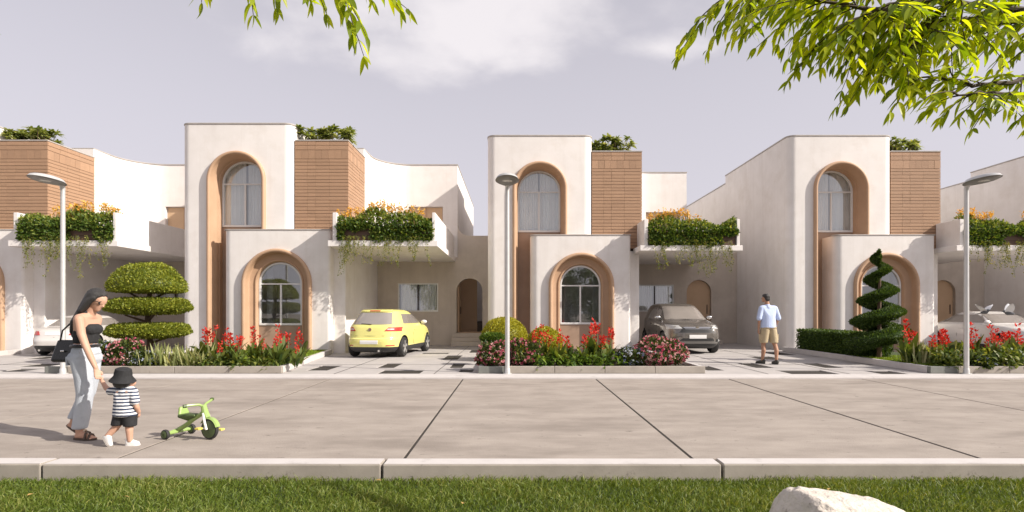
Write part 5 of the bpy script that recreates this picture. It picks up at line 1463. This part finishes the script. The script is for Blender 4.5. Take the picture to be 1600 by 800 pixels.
for s_ in (-1, 1):
    m = MB(); m.lathe([(.03, -.018), (.05, -.018), (.055, -.008), (.055, .008), (.05, .018), (.03, .018)], axis='y', k=24); o = m.build('wheel', M['tyre'], Tr, loc=(-.20, s_ * .17, .055))
    m = MB(); m.lathe([(.042, -.021), (.035, -.024), (.012, -.026), (.012, .026), (.035, .024), (.042, .021)], axis='y', k=20); m.build('hub', M['tri_dark'], o)
m = MB(); m.lathe([(.08, -.02), (.106, -.02), (.114, -.008), (.114, .008), (.106, .02), (.08, .02)], axis='y', k=32); fw = m.build('wheel', M['tyre'], Tr, loc=(.255, 0, .114))
m = MB(); m.lathe([(.094, -.022), (.085, -.026), (.02, -.028), (.02, .028), (.085, .026), (.094, .022)], axis='y', k=28); m.build('hub', M['tri_dark'], fw)
m = MB(); m.tube([(.255, -.045, .114), (.225, -.045, .20), (.19, -.03, .29)], .013, 8); m.tube([(.255, .045, .114), (.225, .045, .20), (.19, .03, .29)], .013, 8); m.build('fork', M['shoe_white'], Tr)
m = MB(); m.tube([(.215, 0, .235), (.185, 0, .30), (.165, 0, .37)], [.038, .036, .03], 10); m.build('head_tube', M['tri_green'], Tr)
# mudguard
V = []; F = []
for i in range(13):
    a = math.radians(15 + 140 * i / 12)
    for s_, rr in ((-.034, .118), (-.02, .132), (.02, .132), (.034, .118)): V.append((.255 + rr * math.cos(a), s_, .114 + rr * math.sin(a)))
for i in range(12):
    for j in range(3): F.append((i * 4 + j, i * 4 + j + 1, (i + 1) * 4 + j + 1, (i + 1) * 4 + j))
m = MB(); m.add(V, F); m.build('mudguard', M['tri_green'], Tr)
m = MB(); m.tube([(.165, 0, .36), (.15, -.05, .385), (.12, -.13, .39), (.09, -.19, .385)], .014, 8); m.tube([(.165, 0, .36), (.15, .05, .385), (.12, .13, .40), (.09, .19, .41)], .014, 8); hb = m.build('handlebar', M['tri_green'], Tr)
for s_, z in ((-1, .385), (1, .41)):
    m = MB(); m.tube([(.10, s_ * .165, z), (.088, s_ * .195, z)], .019, 10); m.build('grip', M['tri_dark'], hb)
st = blob('seat', [[(-.12, -.06, .245, .022), (-.12, .06, .245, .022), (.06, -.03, .255, .018), (.06, .03, .255, .018), (-.06, 0, .215, .03)]], M['tri_dark'], Tr, .006, 2)
blob('backrest', [[(-.125, -.055, .255, .018), (-.125, .055, .255, .018), (-.14, -.03, .325, .02), (-.14, .03, .325, .02)]], M['tri_green'], Tr, .006, 2)
for s_ in (-1, 1):
    m = MB(); m.tube([(.255, s_ * .03, .114), (.255 + s_ * .05, s_ * .055, .114 - s_ * .02), (.255 + s_ * .05, s_ * .11, .114 - s_ * .02)], .008, 6); o = m.build('crank', M['chrome'], Tr)
    m = MB(); m.box(.255 + s_ * .05 - .03, .255 + s_ * .05 + .03, min(s_ * .075, s_ * .13), max(s_ * .075, s_ * .13), .114 - s_ * .02 - .011, .114 - s_ * .02 + .011); m.build('pedal', M['tri_yellow'], o, bevel=.005)

# ------------------------------------------------------------------ two doves in flight
M['feather_w'] = pm('white_feather', (.74, .74, .74), (.60, .61, .63), 12, .8)
M['feather_g'] = pm('grey_feather', (.07, .075, .085), (.13, .135, .145), 16, .8)
def dove(loc, rz, label, wing_up):
    E = empty('dove', loc, rz, label, 'bird', 'doves flying over the right hand flower bed')
    E.scale = (1.3, 1.3, 1.3)
    blob('body', [[(.0, 0, 0, .042, .036, .036), (-.06, 0, -.012, .028, .024, .022)], [(.05, 0, .03, .022), (.01, 0, .01, .033)], [(.075, 0, .032, .006), (.06, 0, .032, .012)]], M['feather_g'], E, .005, 2)
    tl = MB(); tl.add([(-.07, -.012, -.012), (-.07, .012, -.012), (-.16, .035, -.035), (-.17, 0, -.037), (-.16, -.035, -.035), (-.07, -.012, -.018), (-.07, .012, -.018), (-.16, .035, -.039), (-.17, 0, -.041), (-.16, -.035, -.039)],
                      [(0, 1, 2, 3, 4), (9, 8, 7, 6, 5), (0, 5, 6, 1), (1, 6, 7, 2), (2, 7, 8, 3), (3, 8, 9, 4), (4, 9, 5, 0)]); tl.build('tail', M['feather_g'], E)
    for s_ in (-1, 1):
        V = []; F = []
        for i in range(7):
            f = i / 6; y = s_ * (.02 + .19 * f * math.cos(wing_up)); z = .015 + .21 * f * math.sin(wing_up) + .02 * math.sin(f * PI)
            ld = .045 - .02 * f - .05 * f * f; tr = ld - (.10 + .035 * math.sin(f * PI)) * (1 - .86 * f ** 1.6)
            for x, dz in ((ld, 0), ((ld + tr) / 2, .006), (tr, 0)): V.append((x, y, z + dz))
        n = len(V); V += [(a, b, c_ - .004) for a, b, c_ in V]
        for i in range(6):
            for j in range(2):
                q = (i * 3 + j, i * 3 + j + 1, (i + 1) * 3 + j + 1, (i + 1) * 3 + j); F.append(q); F.append(tuple(n + k for k in q[::-1]))
        m = MB(); m.add(V, F); m.build('wing', M['feather_w'], E, ang=50)
    m = MB(); m.tube([(.07, 0, .032), (.09, 0, .028)], [.005, .001], 6); m.build('beak', M['black_plastic'], E)
dove((10.62, 12.95, 1.40), math.radians(-80), 'dove with both wings spread, left one of the two birds', .55)
dove((10.95, 12.75, 1.375), math.radians(150), 'dove seen from the side, right one of the two birds', .75)
# ------------------------------------------------------------------ foreground: rock, fallen leaves
M['rock'] = pm('limestone', (.66, .60, .53), (.53, .475, .415), 5, .9, 1.0, 26, c3=(.22, .185, .15), s3=13, t3=(.62, .72), bdist=.02)
from mathutils import noise as mnoise
bm = bmesh.new(); bmesh.ops.create_icosphere(bm, subdivisions=5, radius=1)
for v in bm.verts:
    p = v.co.copy()
    # flat-topped block sloping down to the right
    q = Vector((math.copysign(abs(p.x) ** .75, p.x), math.copysign(abs(p.y) ** .8, p.y), math.copysign(abs(p.z) ** .55, p.z)))
    n1 = mnoise.fractal(p * 1.7 + Vector((3, 1, 7)), .8, 2.1, 5); n2 = mnoise.fractal(p * 7, .7, 2.0, 4)
    q *= 1 + .10 * n1 + .035 * n2
    v.co = Vector((q.x * .50, q.y * .32, q.z * .26))
    v.co.z -= .16 * (v.co.x + .30) * (1 if v.co.x > -.30 else .2) + max(0, -.34 - v.co.x) * .9
me = bpy.data.meshes.new('boulder'); bm.to_mesh(me); bm.free(); smooth(me, 60)
o = link('boulder', me, M['rock'], None, (2.23, 3.86, -.03), (0, 0, .12)); tag(o, 'pale limestone boulder lying in the grass at the bottom right', 'rock')
M['dryleaf'] = pm('dry_leaf', (.46, .31, .10), (.36, .22, .07), 20, .8)
for i, (x, y) in enumerate(((-3.1, 4.66), (-2.62, 4.35), (-1.17, 5.12), (-3.95, 4.75), (-.4, 4.5), (-1.0, 4.3), (.35, 4.15), (2.7, 4.9))):
    V = [(0, 0, 0), (.03, .014, .006), (.065, 0, .0), (.03, -.014, .006), (.03, 0, 0)]
    m = MB(); m.add(V, [(0, 4, 1), (4, 2, 1), (0, 3, 4), (4, 3, 2)]); o = m.build('fallen_leaf', M['dryleaf'], None, ang=0, loc=(x, y, -.085)); o.rotation_euler = (random.uniform(-.3, .3), random.uniform(-.3, .3), random.uniform(0, 6)); o.scale = (1.2,) * 3
    tag(o, 'small dry yellow leaf lying on the grass', 'leaf', 'dry leaves on the grass')

# ------------------------------------------------------------------ overhanging trees (trunks outside the picture)
M['lf_tree'] = leafmat('tree_leaf', (.13, .20, .012), (.36, .43, .022), (.58, .60, .045), .6, .38, (1.5, 1.45, .3))
M['twig'] = pm('twig', (.075, .05, .032), (.05, .035, .022), 20, .85)
def leaflet(curl, fold):
    V = []; F = []; n = 7
    for i in range(n):
        f = i / (n - 1); w = .5 * .25 * math.sin(PI * min(1, f * 1.02) ** .8) ** .9 if 0 < f < 1 else 0.0
        z = -curl * f * f
        V += [(f, w, z + fold * w), (f, 0, z), (f, -w, z + fold * w)]
    for i in range(n - 1):
        a = i * 3; F += [(a, a + 3, a + 4, a + 1), (a + 1, a + 4, a + 5, a + 2)]
    return np.array(V), F
LEAFV = [leaflet(c_, f_) for c_, f_ in ((.12, .35), (.28, .5), (.05, .2), (.2, .15))]
LEAFM = []
for k, (V, F) in enumerate(LEAFV):
    for j, t_ in enumerate((.15, .5, .8)):
        me = np_mesh('leaf', V, F, True, np.full(len(V), t_)); me.materials.append(M['lf_tree']); LEAFM.append(me)

def tree_with_sprays(name, base, trunk, limbs, sprays, label, n_obj, crown=None, leaf_len=(.052, .074)):
    """limbs: polylines; sprays: (start, direction, length) of drooping leafy twigs. Nearest leaves are parts, the rest one mass"""
    E = empty(name, base, 0, label, 'tree'); b0 = Vector(base)
    m = MB(); m.tube([Vector(p) - b0 for p, r in trunk], [r for p, r in trunk], 12); m.build('trunk', M['bark'], E)
    for pts in limbs:
        n = len(pts); m = MB(); m.tube([Vector(p[:3]) - b0 for p in pts], [p[3] for p in pts], 8); m.build('limb', M['twig'], E)
    leaves = []
    for (s0, d, ln) in sprays:
        s0 = Vector(s0); d = Vector(d).normalized(); npair = max(4, int(ln / .024)); pts = []
        drp = random.uniform(.2, .5)
        for i in range(npair + 1):
            f = i / npair; pts.append(s0 + d * ln * f + Vector((0, 0, -drp * ln * f * f)) + Vector((random.gauss(0, .002), random.gauss(0, .002), 0)))
        tw = MB(); tw.tube([p - b0 for p in pts], [.0026 - .0017 * i / npair for i in range(npair + 1)], 5); tw.build('twig', M['twig'], E)
        for i in range(1, npair + 1):
            t = (pts[i] - pts[i - 1]).normalized()
            sd_ = t.cross(Vector((random.uniform(-.25, .25), random.uniform(-.25, .25), 1))).normalized()
            for s_ in ((-1, 1) if i < npair else (-1, 0, 1)):
                dr = (t * random.uniform(.55, .95) + sd_ * s_ * random.uniform(.6, 1.0) + Vector((0, 0, random.uniform(-.75, .0)))).normalized()
                L_ = random.uniform(*leaf_len) * (1 - .25 * (i / npair - .5) ** 2 * 4 * .5) * (.8 if i == npair else 1)
                leaves.append((pts[i], dr, L_))
    def mat_of(p, dr, L_):
        x = dr; up = Vector((random.gauss(0, .35), random.gauss(0, .35), 1)); y = up.cross(x).normalized(); z = x.cross(y)
        return Matrix(((x.x, y.x, z.x, p.x - b0.x), (x.y, y.y, z.y, p.y - b0.y), (x.z, y.z, z.z, p.z - b0.z), (0, 0, 0, 1))) @ Matrix.Diagonal((L_, L_ * random.uniform(.85, 1.15), L_, 1))
    # those that show largest: in the frame and nearest the lens
    def shown(q):
        p = q[0] + q[1] * q[2] * .5
        if p.y < .3: return -1
        px, py = 802 + p.x / p.y * 900, 486 - (p.z - CAM_H) / p.y * 900
        return (q[2] / p.y) if (-20 < px < 1620 and -20 < py < 820) else -1
    leaves.sort(key=lambda q: -shown(q))
    rest_v = []; rest_f = []; rest_t = []; nb = 0
    for i, q in enumerate(leaves):
        Mx = mat_of(*q)
        if i < n_obj and shown(q) > 0:
            o = bpy.data.objects.new('leaf', random.choice(LEAFM)); COL.objects.link(o); o.parent = E; o.matrix_local = Mx
        else:
            V, F = random.choice(LEAFV); a = np.array(Mx); W_ = V @ a[:3, :3].T + a[:3, 3]
            rest_v.append(W_); rest_f += [tuple(k + nb for k in f) for f in F]; nb += len(V); rest_t.append(np.full(len(V), random.random()))
    if rest_v:
        o = link('foliage', np_mesh('foliage', np.concatenate(rest_v), rest_f, True, np.concatenate(rest_t)), M['lf_tree'], E); o['kind'] = 'stuff'
    if crown:
        for (c_, r_, n_) in crown:
            q = rdir(n_) * (rng.random(n_) ** .4)[:, None]; P = np.array(c_) - np.array(base) + q * np.array(r_)
            o = link('crown', blade_mesh('crown', P, unit(rdir(n_) + np.array([0, 0, -.3])), .13 * rng.uniform(.7, 1.3, n_), .042, .3), M['lf_tree'], E); o['kind'] = 'stuff'
    return E

def at(px, py, Y): return Vector(((px - 802) / 900 * Y, Y, CAM_H + (486 - py) / 900 * Y))
# right-hand tree: limbs come in from the right
limbs = []; sprays = []
def limb(pts, r0, r1, n_sp, ln=(.13, .21), dz=(-.55, .05), lead=1.0, f0=.0, jy=.45):
    P = [Vector(p) for p in pts]
    k = 24; Q = []
    for i in range(k + 1):
        f = i / k * (len(P) - 1); a = min(int(f), len(P) - 2); Q.append(P[a].lerp(P[a + 1], f - a) + Vector((random.gauss(0, .0035), random.gauss(0, .0035), random.gauss(0, .0035))))
    limbs.append([(*q, r0 + (r1 - r0) * (i / k)) for i, q in enumerate(Q)])
    for i in range(n_sp):
        f = f0 + (1 - f0) * (i + random.random()) / n_sp; j = min(int(f * k), k - 1); s0 = Q[j].lerp(Q[j + 1], f * k - j)
        t = (Q[j + 1] - Q[j]).normalized()
        d = t * lead * random.uniform(.5, 1.0) + Vector((random.gauss(0, .28), random.gauss(0, jy), random.uniform(*dz)))
        sprays.append((s0, d, random.uniform(*ln)))
    sprays.append((Q[-1], (Q[-1] - Q[-2]).normalized() + Vector((0, 0, -.25)), ln[1]))
TB = (3.3, 2.2, -.14)
limb([(3.3, 2.2, 2.1), (2.35, 1.9, 2.38), at(1430, -60, 1.80), at(1280, -40, 1.77), at(1140, -12, 1.74)], .020, .003, 36, f0=.3, dz=(-.75, .0))
limb([(3.3, 2.2, 2.3), (2.4, 1.75, 2.45), at(1520, -20, 1.65), at(1380, 15, 1.62), at(1260, 0, 1.62)], .018, .003, 38, f0=.3, dz=(-.6, .25))
limb([(3.3, 2.2, 2.2), (2.4, 1.85, 2.30), at(1560, 10, 1.72), at(1420, 0, 1.70), at(1330, 30, 1.68)], .016, .003, 36, f0=.35, dz=(-.6, .3))
limb([(3.3, 2.2, 2.0), (2.2, 1.9, 2.22), at(1600, 35, 1.77), at(1480, 30, 1.71), at(1400, 60, 1.68)], .018, .003, 34, f0=.3, dz=(-.6, .3))
limb([(3.3, 2.2, 1.8), (2.2, 1.85, 2.08), at(1600, 125, 1.74), at(1520, 135, 1.68), at(1440, 118, 1.65)], .013, .0025, 18, (.08, .13), (-.6, .45), f0=.35)
limb([(3.3, 2.2, 1.7), (2.1, 1.8, 1.98), at(1610, 150, 1.65), at(1550, 145, 1.62), at(1490, 150, 1.59)], .011, .0025, 11, (.07, .11), (-.6, .4), f0=.4)
limb([at(1480, 30, 1.71), at(1440, 60, 1.65), at(1400, 95, 1.62)], .006, .002, 9, (.07, .11), (-.8, .2))
tree_with_sprays('leafy_tree', TB, [((3.3, 2.2, -.2), .15), ((3.26, 2.2, .8), .12), ((3.3, 2.18, 1.6), .10), ((3.36, 2.6, 2.6), .07), ((3.42, 3.2, 3.6), .03)], limbs, sprays,
                 'leafy tree reaching in from the top right with bright yellow green leaves', 300)
# left-hand tree: a few hanging sprays at the top, leaf tips at the left edge
limbs = []; sprays = []
limb([(-2.8, 1.4, 2.4), (-1.6, 1.5, 2.42), at(330, -75, 1.56), at(450, -60, 1.53), at(560, -45, 1.5)], .016, .003, 5, (.10, .13), (-.2, .3), f0=.1)
def hang(px, py, Y, dx, dz, ln): sprays.append((at(px, py, Y * .6), (dx, random.uniform(-.1, .1), dz), ln * .5))
hang(325, -50, 2.6, -.25, -1, .14); hang(392, -45, 2.45, .06, -1, .19); hang(425, -45, 2.6, .15, -.7, .13)
hang(465, -50, 2.55, .4, -.75, .16); hang(480, -45, 2.55, .45, -.8, .20); hang(505, -45, 2.5, .5, -.75, .26); hang(525, -35, 2.45, .45, -.95, .32); hang(520, -40, 2.4, .6, -.75, .26); hang(548, -40, 2.5, .7, -.5, .14)
limb([(-2.8, 1.4, 1.9), (-2.1, 1.7, 2.2), at(-90, 5, 1.74)], .011, .0025, 3, (.06, .1), (-.3, .1), f0=.7)
hang(-62, 12, 2.8, .9, -.25, .15); hang(-68, 102, 2.8, .9, -.1, .16); hang(-66, 128, 2.8, .9, -.15, .16)
limb([(-2.8, 1.4, 1.7), (-2.1, 1.7, 2.0), at(-70, 108, 1.68)], .009, .0025, 2, (.05, .06), (-.3, .1), f0=.7)
tree_with_sprays('leafy_tree', (-2.8, 1.4, -.14), [((-2.8, 1.4, -.2), .12), ((-2.83, 1.4, .9), .10), ((-2.8, 1.4, 1.7), .085), ((-2.77, 1.4, 2.5), .06), ((-2.75, 1.4, 3.4), .03)], limbs, sprays,
                 'leafy tree with a few sprays hanging in at the top left', 260, [((-2.8, 1.2, 3.4), (.9, .8, .7), 900)])

# trees across the street, behind the viewer: seen only as reflections in the windows
for i, (x, y, h) in enumerate(((-7.5, -9.0, 6.0), (4.6, -8.6, 5.4), (7.4, -9.6, 5.6))):
    E = empty('street_tree', (x, y, -.2), 0, ('left', 'middle', 'right')[i] + ' tree across the street, reflected in the window panes', 'tree', 'trees across the street')
    m = MB(); m.tube([(0, 0, 0), (.05, 0, 1.2), (0, .05, 2.6), (.05, 0, h * .7)], [.17, .14, .11, .04], 10)
    m.build('trunk', M['bark'], E)
    for q in range(6):
        a = q * 1.05; m = MB(); m.tube([(0, 0, 1.8 + .25 * q), (.7 * math.cos(a), .7 * math.sin(a), 2.6 + .3 * q), (1.3 * math.cos(a), 1.3 * math.sin(a), 3.1 + .35 * q)], [.07, .05, .02], 6); m.build('limb', M['bark'], E)
    n = 5200; cl = rng.normal(size=(40, 3)) * np.array([1.05, 1.05, 1.15]) + np.array([0, 0, h * .55]); k = rng.integers(0, 40, n)
    o = link('crown', leaf_mesh('crown', cl[k] + rng.normal(0, .33, (n, 3)), rdir(n), .24, .14), M['lf_hedge'], E); o['kind'] = 'stuff'
number_from_left('dry leaves on the grass', 'of the small dry leaves lying on the grass')
